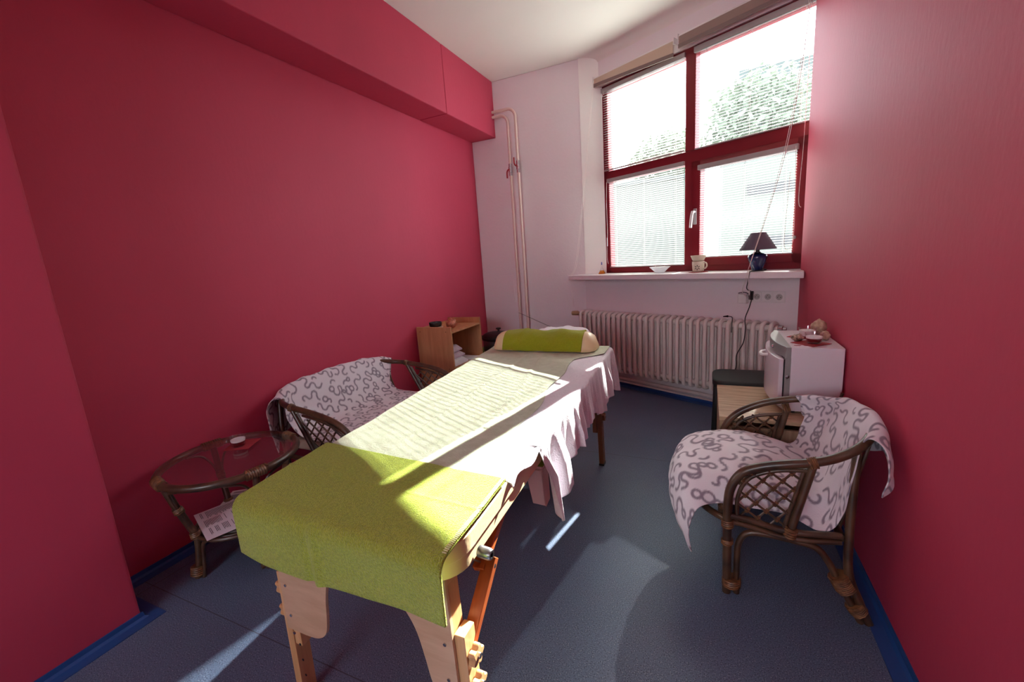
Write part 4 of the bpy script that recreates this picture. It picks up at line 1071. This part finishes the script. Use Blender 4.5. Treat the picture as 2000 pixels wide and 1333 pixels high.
for (y, s_) in ((yn, 1), (yf, -1)):
    MB().tube(cr([(-1.645, y, .30), (-1.648, y, .38), (-1.665, y, .43), (-1.70, y, .475), (-1.76, y, .505), (-1.85, y, .53), (-1.98, y, .55)], 7), .008, n=10).build('arm_arch', RATTAN, ls, smooth=True)
    MB().tube([(-2.06, y, .585), (-1.90, y, .29)], .014, n=12).build('arm_strut', RATTAN, ls, smooth=True)
    MB().tube([(-2.02, y, .56), (-1.875, y, .30)], .007, n=10).build('arm_strut', RATTAN, ls, smooth=True)
    MB().tube(cr([(-1.62, y, .30), (-1.8, y, .285), (-2.0, y, .285), (-2.22, y, .30)], 6), .013, n=12).build('seat_side_rail', RATTAN, ls, smooth=True)
    def inside2(x_, z_):
        if x_ > -1.65 or z_ < .30: return False
        if x_ < -1.875 - (z_ - .30) / .26 * .145: return False
        top_ = .43 + .10 * math.sqrt(max(0, 1 - ((-1.80 - x_) / -.155) ** 2)) if x_ > -1.80 else .53
        return z_ < top_
    lat = MB()
    for (dx_, dz_) in ((.62, .785), (-.80, .60)):
        nrm_ = (-dz_, dx_)
        for q in range(-9, 10):
            ox, oz = -1.8 + nrm_[0] * q * .043, .42 + nrm_[1] * q * .043; seg_ = []
            for st in range(-120, 121):
                x_, z_ = ox + dx_ * st * .0025, oz + dz_ * st * .0025
                if inside2(x_, z_): seg_.append((x_, z_))
            if len(seg_) > 6:
                a_, b_ = seg_[0], seg_[-1]; oy = .0035 if dx_ > 0 else -.0035
                lat.tube([(a_[0], y + oy, a_[1]), (b_[0], y + oy, b_[1])], .0048, n=7)
    lat.build('arm_lattice', RATTAN, ls, smooth=True)
    MB().tube(cr([(-1.655, y, .0), (-1.658, y, .16), (-1.70, y, .255), (-1.80, y, .265), (-1.98, y, .26), (-2.07, y, .20), (-2.13, y, .08), (-2.16, y, 0)], 7), .012, n=12).build('leg_arch', RATTAN, ls, smooth=True)
    MB().tube(cr([(-2.23, y + s_ * .06, .60), (-2.20, y + s_ * .02, .40), (-2.16, y, .20), (-2.18, y, .08), (-2.20, y, .0)], 7), .014, n=12).build('rear_leg', RATTAN, ls, smooth=True)
    binding('binding', (-2.045, y, .584), (-2.072, y, .590), .0195, ls, 4)
    binding('binding', (-1.638, y, .03), (-1.638, y, .07), .030, ls)
    binding('binding', (-1.618, y, .29), (-1.618, y, .32), .0195, ls, 4)
MB().tube(cr([(-1.62, yn, .31), (-1.585, yn + .2, .31), (-1.58, 2.0, .31), (-1.585, yf - .2, .31), (-1.62, yf, .31)], 7), .014, n=12).build('seat_front_rail', RATTAN, ls, smooth=True)
MB().tube([(-2.18, yn, .30), (-2.18, yf, .30)], .013, n=12).build('seat_rear_rail', RATTAN, ls, smooth=True)
m_ = MB(); m_.bb(-2.16, -1.60, yn + .04, yf - .04, .315, .375); m_.build('seat_cushion', BEIGE_F, ls, bevel=.02, seg=3)
for yy_ in np.linspace(yn + .12, yf - .12, 9):
    MB().tube([(-2.18, yy_, .30), (-2.258, yy_, .63)], .006, n=8).build('back_spindle', RATTAN, ls, smooth=True)
rows = [
 [(-1.57, 1.56, .20), (-1.555, 1.66, .20), (-1.55, 1.85, .20), (-1.55, 2.05, .20), (-1.55, 2.25, .20), (-1.565, 2.38, .21), (-1.575, 2.44, .22)],
 [(-1.565, 1.55, .32), (-1.55, 1.66, .33), (-1.545, 1.85, .33), (-1.545, 2.05, .33), (-1.55, 2.25, .33), (-1.56, 2.38, .33), (-1.575, 2.44, .33)],
 [(-1.60, 1.545, .378), (-1.59, 1.66, .385), (-1.585, 1.85, .388), (-1.585, 2.05, .388), (-1.59, 2.25, .388), (-1.60, 2.38, .385), (-1.62, 2.44, .383)],
 [(-1.80, 1.545, .388), (-1.80, 1.66, .398), (-1.80, 1.85, .40), (-1.80, 2.05, .40), (-1.80, 2.25, .40), (-1.80, 2.38, .396), (-1.81, 2.44, .392)],
 [(-2.02, 1.545, .390), (-2.02, 1.66, .396), (-2.02, 1.85, .398), (-2.02, 2.05, .40), (-2.02, 2.25, .40), (-2.02, 2.37, .398), (-2.01, 2.42, .395)],
 [(-2.10, 1.54, .41), (-2.12, 1.66, .415), (-2.12, 1.85, .42), (-2.12, 2.05, .42), (-2.12, 2.25, .42), (-2.11, 2.35, .42), (-2.09, 2.39, .42)],
 [(-2.14, 1.525, .50), (-2.175, 1.66, .51), (-2.18, 1.85, .52), (-2.18, 2.05, .525), (-2.18, 2.25, .52), (-2.17, 2.36, .51), (-2.15, 2.40, .50)],
 [(-2.16, 1.53, .61), (-2.222, 1.65, .650), (-2.235, 1.85, .660), (-2.24, 2.05, .662), (-2.238, 2.25, .652), (-2.225, 2.40, .635), (-2.18, 2.47, .612)],
 [(-2.19, 1.49, .618), (-2.266, 1.62, .652), (-2.282, 1.85, .664), (-2.284, 2.05, .666), (-2.275, 2.27, .658), (-2.262, 2.42, .638), (-2.20, 2.505, .614)],
 [(-2.215, 1.465, .56), (-2.286, 1.615, .58), (-2.292, 1.85, .60), (-2.292, 2.05, .60), (-2.292, 2.27, .60), (-2.28, 2.43, .58), (-2.23, 2.52, .56)],
 [(-2.20, 1.455, .44), (-2.287, 1.61, .47), (-2.294, 1.85, .50), (-2.294, 2.05, .50), (-2.294, 2.27, .50), (-2.285, 2.43, .50), (-2.24, 2.52, .50)],
 [(-2.16, 1.45, .33), (-2.287, 1.60, .38), (-2.294, 1.85, .42), (-2.294, 2.05, .42), (-2.294, 2.27, .42), (-2.285, 2.43, .42), (-2.24, 2.52, .42)],
]
o = cloth_from('fleece_throw', rows, .005, 11, wob=.004)
tag(o, 'white fleece throw with grey squiggles spread over the loveseat on the left', 'throw')

# ------------------------------------------------------------------ round rattan table
RC = Vector((-2.005, 1.115, 0)); RR = .288; RZ = .485
rt = thing('round_rattan_table', 'round dark rattan side table with a glass top by the left wall', 'table', RC)
MB().tube([RC + Vector((math.cos(a) * (RR - .014), math.sin(a) * (RR - .014), RZ)) for a in [2 * PI * i / 64 for i in range(64)]], .0165, n=14, closed=True).build('rim', RATTAN, rt, smooth=True)
MB().lathe([(0, RZ + .010), (RR - .012, RZ + .010), (RR - .010, RZ + .012), (RR - .010, RZ + .015), (RR - .012, RZ + .017), (0, RZ + .017)], RC, n=64).build('glass_top', TOPGL, rt, smooth=True, auto=30)
def P_(ang, r_, z_): return RC + Vector((math.cos(RAD(ang)) * r_, math.sin(RAD(ang)) * r_, z_))
for ang in (-103, -13, 77, 165):
    pts = [P_(ang, .262, RZ - .012), P_(ang, .235, .36), P_(ang, .205, .25), P_(ang, .188, .19), P_(ang, .196, .10), P_(ang, .215, .0)]
    lg = MB().tube(cr(pts, 7), .0145, n=12).build('leg', RATTAN, rt, smooth=True)
    for s_ in (-1, 1):
        MB().tube(cr([P_(ang + s_ * 6, .20, .0), P_(ang + s_ * 6, .186, .09), P_(ang + s_ * 7, .182, .14), P_(ang + s_ * 14, .176, .172), P_(ang + s_ * 30, .172, .18)], 6), .0085, n=10).build('leg_brace', RATTAN, lg, smooth=True)
        MB().tube(cr([P_(ang + s_ * 3, .220, .30), P_(ang + s_ * 4, .240, .38), P_(ang + s_ * 12, .262, .445), P_(ang + s_ * 26, .272, .468)], 6), .0055, n=8).build('upper_bow', RATTAN, lg, smooth=True)
    binding('binding', P_(ang, .214, .015), P_(ang, .207, .055), .026, lg, 5)
    binding('binding', P_(ang, .190, .185), P_(ang, .192, .215), .0185, lg, 4)
    binding('binding', P_(ang, .226, .325), P_(ang, .233, .352), .0175, lg, 4)
    a0 = [RC + Vector((math.cos(RAD(ang + d_)) * (RR - .014), math.sin(RAD(ang + d_)) * (RR - .014), RZ)) for d_ in (-9, 0, 9)]
    binding('binding', a0[0], a0[2], .0195, lg, 9)
sh_ = MB()
for r_ in (.186, .160, .130, .095, .06): sh_.tube([RC + Vector((math.cos(a) * r_, math.sin(a) * r_, .185 + (0.004 if r_ > .17 else 0))) for a in [2 * PI * i / 48 for i in range(48)]], .0095 if r_ > .12 else .007, n=8, closed=True)
for a in range(0, 180, 30): sh_.tube([P_(a, .18, .178), P_(a + 180, .18, .178)], .005, n=6)
sh_.build('lower_shelf', RATTAN, rt, smooth=True)
# candle glass and napkin on the glass top
zt = RZ + .0175
m_ = MB(); m_.box(Vector((-2.055, 1.205, zt + .001)), (.12, .12, .002), Matrix.Rotation(RAD(28), 3, 'Z')); tag(m_.build('paper_napkin', NAPK), 'red paper napkin on the round glass table top', 'napkin')
def candle_cup(label, c, r, h, wax, flame_top=WAX_W, group=None, handle=True, hdir=(1, 0, 0)):
    t = thing('candle_glass', label, 'candle', c, group)
    MB().lathe([(0, .004), (r * .72, .004), (r * .78, .008), (r, h), (r * .93, h), (r * .70, .010), (0, .009)], c + Vector((0, 0, -.004)), n=36).build('glass', CUPGL, t, smooth=True, auto=60)
    MB().lathe([(0, .006), (r * .70, .006), (r * .84, h * .45), (0, h * .45)], c, n=32).build('dark_wax', wax, t, smooth=True)
    MB().lathe([(0, h * .45), (r * .84, h * .452), (r * .88, h * .62), (r * .7, h * .64), (0, h * .62)], c, n=32).build('tealight', flame_top, t, smooth=True)
    if handle:
        hd = Vector(hdir).normalized()
        MB().tube(cr([c + hd * r * .92 + EZ * h * .85, c + hd * r * 1.4 + EZ * h * .75, c + hd * r * 1.5 + EZ * h * .4, c + hd * r * .85 + EZ * h * .2], 6), .0022, n=8).build('handle', CUPGL, t, smooth=True)
    return t
candle_cup('glass tealight cup on the red napkin on the round table', Vector((-2.055, 1.19, zt + .003)), .036, .055, WAX_R, hdir=(-.9, -.5, 0))
# printed sheets on the lower shelf
def printed(label, c, ang, w_, h_, cols, tilt, par=None):
    q = Matrix.Rotation(ang, 3, 'Z') @ Matrix.Rotation(tilt, 3, 'Y')
    pm = MB(); pm.box(c, (w_, h_, .0012), q); o_ = pm.build('printed_sheet', PAPER); tag(o_, label, 'paper')
    ink = MB(); rnd = random.Random(int(w_ * 1000 + cols)); y_ = h_ / 2 - .03; 
    colw = (w_ - .03) / cols
    for cI in range(cols):
        x0_ = -w_ / 2 + .015 + cI * colw; y_ = h_ / 2 - .02
        while y_ > -h_ / 2 + .02:
            if rnd.random() < .12: y_ -= .012; continue
            l_ = (colw - .012) * rnd.uniform(.7, 1)
            ink.box(c + q @ Vector((x0_ + l_ / 2, y_, .0012)), (l_, .0022, .0004), q); y_ -= .0052
    ink.build('text_lines', INK, o_)
printed('printed sheet of small text lying nearest on the round table lower shelf', Vector((-2.035, 1.06, .2080)), RAD(-20), .297, .21, 3, 0)
printed('second printed sheet partly under the first on the lower shelf', Vector((-2.10, 1.185, .2045)), RAD(34), .21, .25, 2, 0)

# ------------------------------------------------------------------ wooden shelf unit
su = thing('shelf_unit', 'open light wooden shelf unit against the left wall past the loveseat', 'shelf', (-2.13, 3.24, 0))
X0, X1, Y0, Y1 = -2.300, -1.948, 2.975, 3.50
MB().bb(X0, X1, Y0, Y0 + .018, 0, .775).build('side_panel', SHELFW, su, bevel=.001)
MB().bb(X0, X1, Y1 - .018, Y1, 0, .785).build('side_panel', SHELFW, su, bevel=.001)
for z_ in (.735, .415, .10): MB().bb(X0 + .004, X1 - .002, Y0 + .018, Y1 - .018, z_ - .016, z_).build('shelf', SHELFW, su, bevel=.001)
MB().bb(X0, X0 + .006, Y0 + .018, Y1 - .018, .08, .76).build('back_panel', SHELFW, su)
m_ = MB()
for (x_, z_) in ((-2.262, .735), (-1.998, .735), (-2.262, .41), (-1.998, .41)): m_.tube([(x_, Y0 - .001, z_), (x_, Y0 + .002, z_)], .005, n=10)
m_.build('screw_caps', mat('brown_caps', srgb(130, 84, 52), .5), su)
# things on top of the shelf unit
m_ = MB(); m_.box((-2.155, 3.06, .750), (.085, .11, .030)); o = m_.build('stone_tile', GRANITE, bevel=.003); tag(o, 'small speckled pale stone block on top of the shelf unit', 'stone')
MB_b = MB().lathe([(0, .766), (.046, .766), (.052, .772), (.056, .80), (.055, .806), (.050, .806), (.046, .778), (0, .775)], (-2.16, 3.07, 0), n=36)
tag(MB_b.build('black_bowl', BLACKP, smooth=True, auto=50), 'small round black bowl on the pale stone block on the shelf unit', 'bowl')
def rock(name, c, r, sc, seed, m, label, cat, parent=None, sub=3, amp=.25):
    bm = bmesh.new(); bmesh.ops.create_icosphere(bm, subdivisions=sub, radius=1)
    for v in bm.verts:
        n_ = mnoise.noise(v.co * 1.7 + Vector((seed, seed * 2, 0))) * amp + mnoise.noise(v.co * 4.5 + Vector((seed, 0, seed))) * amp * .45
        v.co = v.co * (1 + n_)
        v.co = Vector((v.co.x * r * sc[0], v.co.y * r * sc[1], v.co.z * r * sc[2]))
        if v.co.z < -r * sc[2] * .85: v.co.z = -r * sc[2] * .85
    me = bpy.data.meshes.new(name); bm.to_mesh(me); bm.free(); me.shade_smooth()
    o_ = link(name, me, m, parent); me.shade_smooth(); o_.location = Vector(c) + Vector((0, 0, r * sc[2] * .85))
    if label: tag(o_, label, cat)
    return o_
rock('salt_crystal', (-2.06, 3.17, .737), .045, (1, 1, 1.05), 2.0, SALT, 'rough orange salt crystal on the shelf unit beside the black bowl', 'salt crystal', amp=.35)
# folded towels in the shelf
def folded(name, c, d, m, label, seed):
    def f_(u, v):
        x_ = (u - .5) * d[0]; y_ = (v - .5) * d[1]
        e = min(1, 6 * min(u, 1 - u)) ** .5 * min(1, 6 * min(v, 1 - v)) ** .5
        return Vector((c[0] + x_, c[1] + y_, c[2] + d[2] * (.25 + .75 * e) + .005 * fbm(u + seed, v, 4)))
    m_ = MB(); nx = 16
    vs = [f_(i / nx, j / nx) for j in range(nx + 1) for i in range(nx + 1)]
    lo = [Vector((v.x, v.y, c[2])) for v in vs]; k = (nx + 1) ** 2
    fs = [(j * (nx + 1) + i, j * (nx + 1) + i + 1, (j + 1) * (nx + 1) + i + 1, (j + 1) * (nx + 1) + i) for j in range(nx) for i in range(nx)]
    ring = [i for i in range(nx + 1)] + [j * (nx + 1) + nx for j in range(1, nx + 1)] + [nx * (nx + 1) + i for i in range(nx - 1, -1, -1)] + [j * (nx + 1) for j in range(nx - 1, 0, -1)]
    m_.add(vs + lo, fs + [tuple(q + k for q in f__)[::-1] for f__ in fs] + [(ring[i], ring[(i + 1) % len(ring)], ring[(i + 1) % len(ring)] + k, ring[i] + k) for i in range(len(ring))])
    o_ = m_.build(name, m, smooth=True, auto=70); tag(o_, label, 'towel', 'folded linen in the shelf unit'); return o_
LAV = mat('pale_lilac_towel', srgb(206, 184, 200), .95, var=.1, vscale=50, bump=.4, bscale=150)
folded('folded_towel', (-2.11, 3.15, .4165), (.27, .22, .055), WHITE_T, 'fluffy white folded towel at the bottom of the pile in the shelf unit', 1)
folded('folded_towel', (-2.12, 3.155, .477), (.24, .20, .045), LAV, 'pale lilac folded towel in the middle of the pile in the shelf unit', 4)
folded('folded_towel', (-2.13, 3.15, .526), (.22, .19, .05), LAV, 'loosely folded lilac towel topmost of the pile in the shelf unit', 7)
m_ = MB(); m_.hexa([Vector(p_) for p_ in ((-2.2, 3.29, .4165), (-1.96, 3.29, .4165), (-1.94, 3.45, .4165), (-2.2, 3.46, .4165), (-2.2, 3.29, .421), (-1.96, 3.29, .421), (-1.94, 3.45, .421), (-2.2, 3.46, .421))]); m_.add([(-1.96, 3.32, .419), (-1.94, 3.45, .419), (-1.925, 3.46, .395), (-1.95, 3.34, .390)], [(0, 1, 2, 3)])
tag(m_.build('linen_cloth', PAPER), 'flat white cloth on the shelf beside the towel pile, corner hanging over', 'cloth')

# ------------------------------------------------------------------ low side table with a roaster pot, beyond the shelf unit
lt = thing('low_side_table', 'dark brown low side table in the far corner beyond the shelf unit', 'table', (-1.95, 3.85, 0))
MB().bb(-2.22, -1.62, 3.56, 4.12, .345, .375).build('table_top', DARKW, lt, bevel=.003)
for (x_, y_) in ((-2.19, 3.59), (-1.65, 3.59), (-2.19, 4.09), (-1.65, 4.09)): MB().bb(x_ - .02, x_ + .02, y_ - .02, y_ + .02, 0, .345).build('leg', DARKW, lt, bevel=.002)
m_ = MB(); m_.bb(-2.21, -1.64, 3.565, 4.08, .3755, .380)
tag(m_.build('green_cloth', GREEN_D), 'green cloth covering the low side table under the black pot', 'cloth')
pc = Vector((-1.93, 3.83, .3805))
rp = thing('electric_pot', 'oval black and steel electric pot with a lid on the green cloth', 'pot', pc)
def oval(prof, c, sx_, sy_, n=44):
    m_ = MB(); vs = []
    for (r_, z_) in prof:
        for j in range(n):
            a_ = 2 * PI * j / n; vs.append(c + Vector((math.cos(a_) * r_ * sx_, math.sin(a_) * r_ * sy_, z_)))
    fs = [(i * n + j, i * n + (j + 1) % n, (i + 1) * n + (j + 1) % n, (i + 1) * n + j) for i in range(len(prof) - 1) for j in range(n)]
    fs += [tuple(range(n))[::-1], tuple((len(prof) - 1) * n + j for j in range(n))]
    return m_.add(vs, fs)
oval([(.93, 0), (.96, .01), (.96, .03)], pc, .18, .135).build('foot_ring', BLACKP, rp, smooth=True)
oval([(.95, .03), (.97, .035), (.97, .115), (.95, .12)], pc, .18, .135).build('steel_body', STEEL, rp, smooth=True, auto=50)
oval([(.97, .12), (1.03, .125), (1.03, .15), (.97, .152)], pc, .18, .135).build('rim_band', BLACKP, rp, smooth=True, auto=50)
oval([(1.0, .152), (1.0, .160), (.93, .176), (.75, .192), (.4, .203), (.0001, .206)], pc, .18, .135).build('lid', BLACKP, rp, smooth=True, auto=60)
MB().lathe([(0, .203), (.014, .203), (.010, .212), (.010, .222), (.026, .230), (.028, .238), (.020, .244), (0, .245)], pc, n=24).build('lid_knob', BLACKP, rp, smooth=True)
for s_ in (-1, 1):
    MB().tube(cr([pc + Vector((s_ * .175, -.04, .14)), pc + Vector((s_ * .215, -.035, .143)), pc + Vector((s_ * .215, .035, .143)), pc + Vector((s_ * .175, .04, .14))], 6), .009, n=8).build('side_handle', BLACKP, rp, smooth=True)
m_ = MB(); m_.tube([pc + Vector((.10, .02, .158)), pc + Vector((.235, -.02, .225))], .0028, n=6); tag(m_.build('white_stick', WPLAST, smooth=True), 'thin white stick poking up beside the black pot', 'stick')

# ------------------------------------------------------------------ oak cabinet, towel warmer, black stool at right
cb = thing('oak_cabinet', 'low pale oak cabinet under the white towel warmer by the right wall', 'cabinet', (.31, 2.43, 0))
CX0, CX1, CY0, CY1, CZ = .066, .572, 2.175, 2.70, .484
MB().bb(CX0, CX1, CY0, CY1, CZ - .018, CZ).build('top_board', OAK, cb, bevel=.001)
m_ = MB(); m_.bb(CX0 + .003, CX0 + .021, CY0 + .003, CY1 - .002, 0, CZ - .018); m_.build('side_panel', OAKV, cb, bevel=.001)
m_ = MB(); m_.bb(CX1 - .018, CX1, CY0 + .003, CY1 - .002, 0, CZ - .018); m_.build('side_panel', OAKV, cb, bevel=.001)
m_ = MB(); m_.bb(CX0 + .021, CX1 - .018, CY1 - .02, CY1 - .002, .04, CZ - .018); m_.build('back_panel', OAKV, cb)
MB().bb(CX0 + .021, CX1 - .018, CY0 + .012, CY1 - .02, .04, .056).build('bottom_board', OAKV, cb)
m_ = MB(); m_.bb(CX0 + .022, CX1 - .019, CY0 + .004, CY0 + .02, .06, CZ - .045); dr = m_.build('door', OAKV, cb, bevel=.001)
MB().tube([(CX0 + .06, CY0 - .002, .38), (CX0 + .06, CY0 - .018, .38)], .008, n=12).build('knob', CHROME, dr, smooth=True)

wm = thing('towel_warmer', 'white countertop towel warmer with grey trim on the oak cabinet', 'towel warmer', (.42, 2.37, CZ))
WX0, WX1, WY0, WY1, WZ0, WZ1 = .364, .568, 2.279, 2.730, CZ + .016, .810
MB().bb(WX0, WX1, WY0, WY1, WZ0, WZ1).build('body', ENAMEL, wm, bevel=.003)
# grey front surround, bowed in plan
pts = [(WX0 + .001, WY0 - .001), (WX0 - .02, WY0 - .001)] + [(WX0 - .022 - .034 * math.sin(PI * q / 10) ** .8, WY0 + .02 + (WY1 - WY0 - .04) * q / 10) for q in range(11)] + [(WX0 - .02, WY1 + .001), (WX0 + .001, WY1 + .001)]
MB().prism(pts, (0, 0, WZ1 - .052), (1, 0, 0), (0, 1, 0), (0, 0, 1), .053).build('top_trim', SILVER, wm, bevel=.003)
MB().prism(pts, (0, 0, WZ0), (1, 0, 0), (0, 1, 0), (0, 0, 1), .022).build('bottom_trim', SILVER, wm, bevel=.003)
MB().bb(WX0 - .022, WX0 + .001, WY0 - .001, WY1 + .001, WZ0 + .02, WZ1 - .05).build('front_surround', SILVER, wm)
# door: bowed glossy panel
dp = [(WX0 - .026, WY0 + .006)] + [(WX0 - .045 - .030 * math.sin(PI * q / 10) ** .8, WY0 + .008 + (WY1 - WY0 - .016) * q / 10) for q in range(11)] + [(WX0 - .026, WY1 - .006)]
do = MB().prism(dp, (0, 0, WZ0 + .024), (1, 0, 0), (0, 1, 0), (0, 0, 1), WZ1 - WZ0 - .080).build('door', mat('glossy_white_door', srgb(216, 204, 212), .08, spec=.8), wm, bevel=.004)
MB().bb(WX0 - .0255, WX0 - .0215, WY0 + .004, WY1 - .004, WZ0 + .03, WZ1 - .06).build('door_gasket', BLACKP, wm)
hc = Vector((WX0 - .078, (WY0 + WY1) / 2, WZ1 - .075))
MB().tube(cr([hc + Vector((.012, -.045, .0)), hc + Vector((-.014, -.035, -.004)), hc + Vector((-.022, 0, -.006)), hc + Vector((-.014, .035, -.004)), hc + Vector((.012, .045, 0))], 6), .0075, n=10).build('handle', WPLAST, do, smooth=True)
MB().lathe([(0, 0), (.009, 0), (.010, .004), (.006, .008), (0, .008)], (WX0 - .055, WY0 + .13, WZ1 - .022), n=16, ax=(-1, 0, 0)).build('indicator', CHROME, wm, smooth=True)
MB().lathe([(0, 0), (.008, 0), (.008, .005), (0, .006)], (WX0 - .012, WY0 - .001, WZ1 - .14), n=14, ax=(0, -1, 0)).build('hinge_screw', CHROME, wm, smooth=True)
for (x_, y_) in ((.385, 2.32), (.545, 2.32), (.385, 2.66), (.545, 2.66)): MB().tube([(x_, y_, CZ), (x_, y_, WZ0)], .014, n=12).build('foot', BLACKP, wm, smooth=True)
# printed red-and-grey notice sticker on the top
st = MB().box((.412, 2.325, WZ1 + .0006), (.075, .045, .0008)).build('sticker', PAPER, wm)
ik = MB()
for (x_, y_, w_, h_) in ((.370, 2.203, .030, .0022), (.370, 2.198, .026, .0022), (.370, 2.193, .030, .0022), (.370, 2.187, .020, .0022), (.405, 2.203, .022, .0015), (.405, 2.198, .020, .0015), (.405, 2.193, .022, .0015), (.405, 2.188, .016, .0015)):
    ik.box((x_ + .025, y_ + .13, WZ1 + .0013), (w_, h_, .0004))
ik.build('print', NAPK, st)
# napkins and cups on the warmer
zt = WZ1 + .001
m_ = MB(); m_.box((.456, 2.38, zt + .001), (.115, .115, .002), Matrix.Rotation(RAD(40), 3, 'Z')); tag(m_.build('paper_napkin', NAPK), 'red paper napkin nearest on the towel warmer, under the front candle glass', 'napkin')
m_ = MB(); m_.box((.461, 2.545, zt + .001), (.115, .115, .002), Matrix.Rotation(RAD(52), 3, 'Z')); tag(m_.build('paper_napkin', NAPK), 'red paper napkin farther back on the towel warmer, under the rear candle glass', 'napkin')
candle_cup('front glass candle cup with dark red wax on the towel warmer', Vector((.468, 2.38, zt + .003)), .038, .052, WAX_R, handle=False)
candle_cup('rear glass candle cup with white wax on the towel warmer', Vector((.468, 2.53, zt + .003)), .040, .055, WAX_W, handle=False)
rock('carved_stone', (.528, 2.60, zt), .036, (.95, 1.05, 1.2), 5.0, STONE, 'tall knobbly tan stone at the back of the towel warmer', 'stone', amp=.3)
rock('small_shell', (.530, 2.47, zt), .023, (.9, 1.2, 1.0), 8.0, STONE, 'smaller tan stone behind the front candle glass', 'stone', amp=.25)
rock('speckled_shell', (.411, 2.44, zt), .024, (1.05, 1, .75), 11.0, mat('striped_shell', srgb(226, 196, 170), .4, col2=srgb(70, 40, 30), vscale=60), 'dark-striped pale shell left of the candle glasses on the towel warmer', 'shell', amp=.3)

bs = thing('black_stool', 'black stool with a rounded seat behind the oak cabinet by the radiator', 'stool', (.22, 2.87, 0))
pts = []
def rr(x0, x1, y0, y1, r_):
    out = []
    for (cx_, cy_, a0_) in ((x1 - r_, y1 - r_, 0), (x0 + r_, y1 - r_, PI / 2), (x0 + r_, y0 + r_, PI), (x1 - r_, y0 + r_, 1.5 * PI)):
        for q in range(7): out.append((cx_ + math.cos(a0_ + PI / 2 * q / 6) * r_, cy_ + math.sin(a0_ + PI / 2 * q / 6) * r_))
    return out
MB().prism(rr(.043, .42, 2.715, 3.02, .075), (0, 0, .455), (1, 0, 0), (0, 1, 0), (0, 0, 1), .045).build('seat', BLACKM, bs, bevel=.012, seg=3)
for (x_, y_) in ((.066, 2.738), (.40, 2.738), (.066, 3.0), (.40, 3.0)): MB().tube([(x_, y_, .455), (x_ - (.012 if x_ < .2 else -.012), y_, 0)], .012, n=10).build('leg', BLACKM, bs, smooth=True)

# ------------------------------------------------------------------ outside
GR = mat('courtyard_paving', srgb(176, 174, 168), .9, var=.1, vscale=.5)
struct(MB().bb(-60, 60, 4.9, 90, -.6, -.5).build('courtyard_ground', GR))
BW = mat('grey_render', srgb(86, 92, 86), .9, var=.05, vscale=.5)
GD = mat('grey_green_render', srgb(72, 80, 78), .9, var=.1, vscale=.4)
WG = mat('dark_glazing', srgb(30, 34, 36), .3)
def tree(label, x, y, h, r, seed, zc):
    t = thing('tree', label, 'tree', (x, y, -.5), 'trees outside the window')
    MB().tube([(x, y, -.5), (x + .1, y, h * .35), (x - .05, y, h * .7)], [.22, .16, .07], n=8).build('trunk', BROWNV, t, smooth=True)
    rnd = random.Random(seed); m_ = MB()
    for i in range(2600):
        a_, b_, rr_ = rnd.uniform(0, 2 * PI), math.acos(rnd.uniform(-1, 1)), r * rnd.random() ** .4
        rr_ *= 1 + .25 * mnoise.noise(Vector((math.cos(a_) * 2 + seed, math.sin(a_) * 2, b_ * 2)))
        p_ = Vector((x + math.cos(a_) * math.sin(b_) * rr_, y + math.sin(a_) * math.sin(b_) * rr_, zc + math.cos(b_) * rr_ * .85))
        s_ = rnd.uniform(.10, .2); u_ = Vector((rnd.uniform(-1, 1), rnd.uniform(-1, 1), rnd.uniform(-1, 1))).normalized(); v_ = u_.orthogonal().normalized()
        m_.add([p_ - u_ * s_, p_ + v_ * s_ * .5, p_ + u_ * s_, p_ - v_ * s_ * .5], [(0, 1, 2, 3)])
    m_.build('foliage', mat('leaves', srgb(104, 114, 98), .8, transl=.1), t)
tree('leafy tree outside, seen through the upper left blind', -2.0, 25.0, 6.0, 1.9, 4, 5.6)
tree('broad tree outside, seen through the upper right blind', 1.7, 18.0, 6.0, 1.9, 9, 5.4)
bd = thing('outbuilding', 'building across the yard with dark window bands, seen through the lower right blind', 'building', (4, 12, -.5))
MB().bb(.3, 9, 11.5, 14.5, -.5, 3.6).build('wall', BW, bd)
for z_ in (1.2, 2.35): MB().bb(.8, 8.5, 11.47, 11.5, z_, z_ + .22).build('window_band', WG, bd)
bd = thing('low_building', 'low grey-green building across the yard, seen through the lower left blind', 'building', (-3.5, 21, -.5))
MB().bb(-9, -.3, 20, 22.5, -.5, 4.1).build('wall', BW, bd)
MB().bb(-9.1, -.2, 19.9, 22.6, 4.1, 4.25).build('roof_edge', GD, bd)
bd = thing('apartment_block', 'taller grey block behind the trees, seen through the upper right blind', 'building', (3, 24, -.5))
MB().bb(1.2, 9, 24, 30, -.5, 9.0).build('wall', GD, bd)
for k_ in range(3): MB().bb(1.8 + k_ * 1.6, 2.8 + k_ * 1.6, 23.95, 24, 6.6, 8.0).build('window', WG, bd)
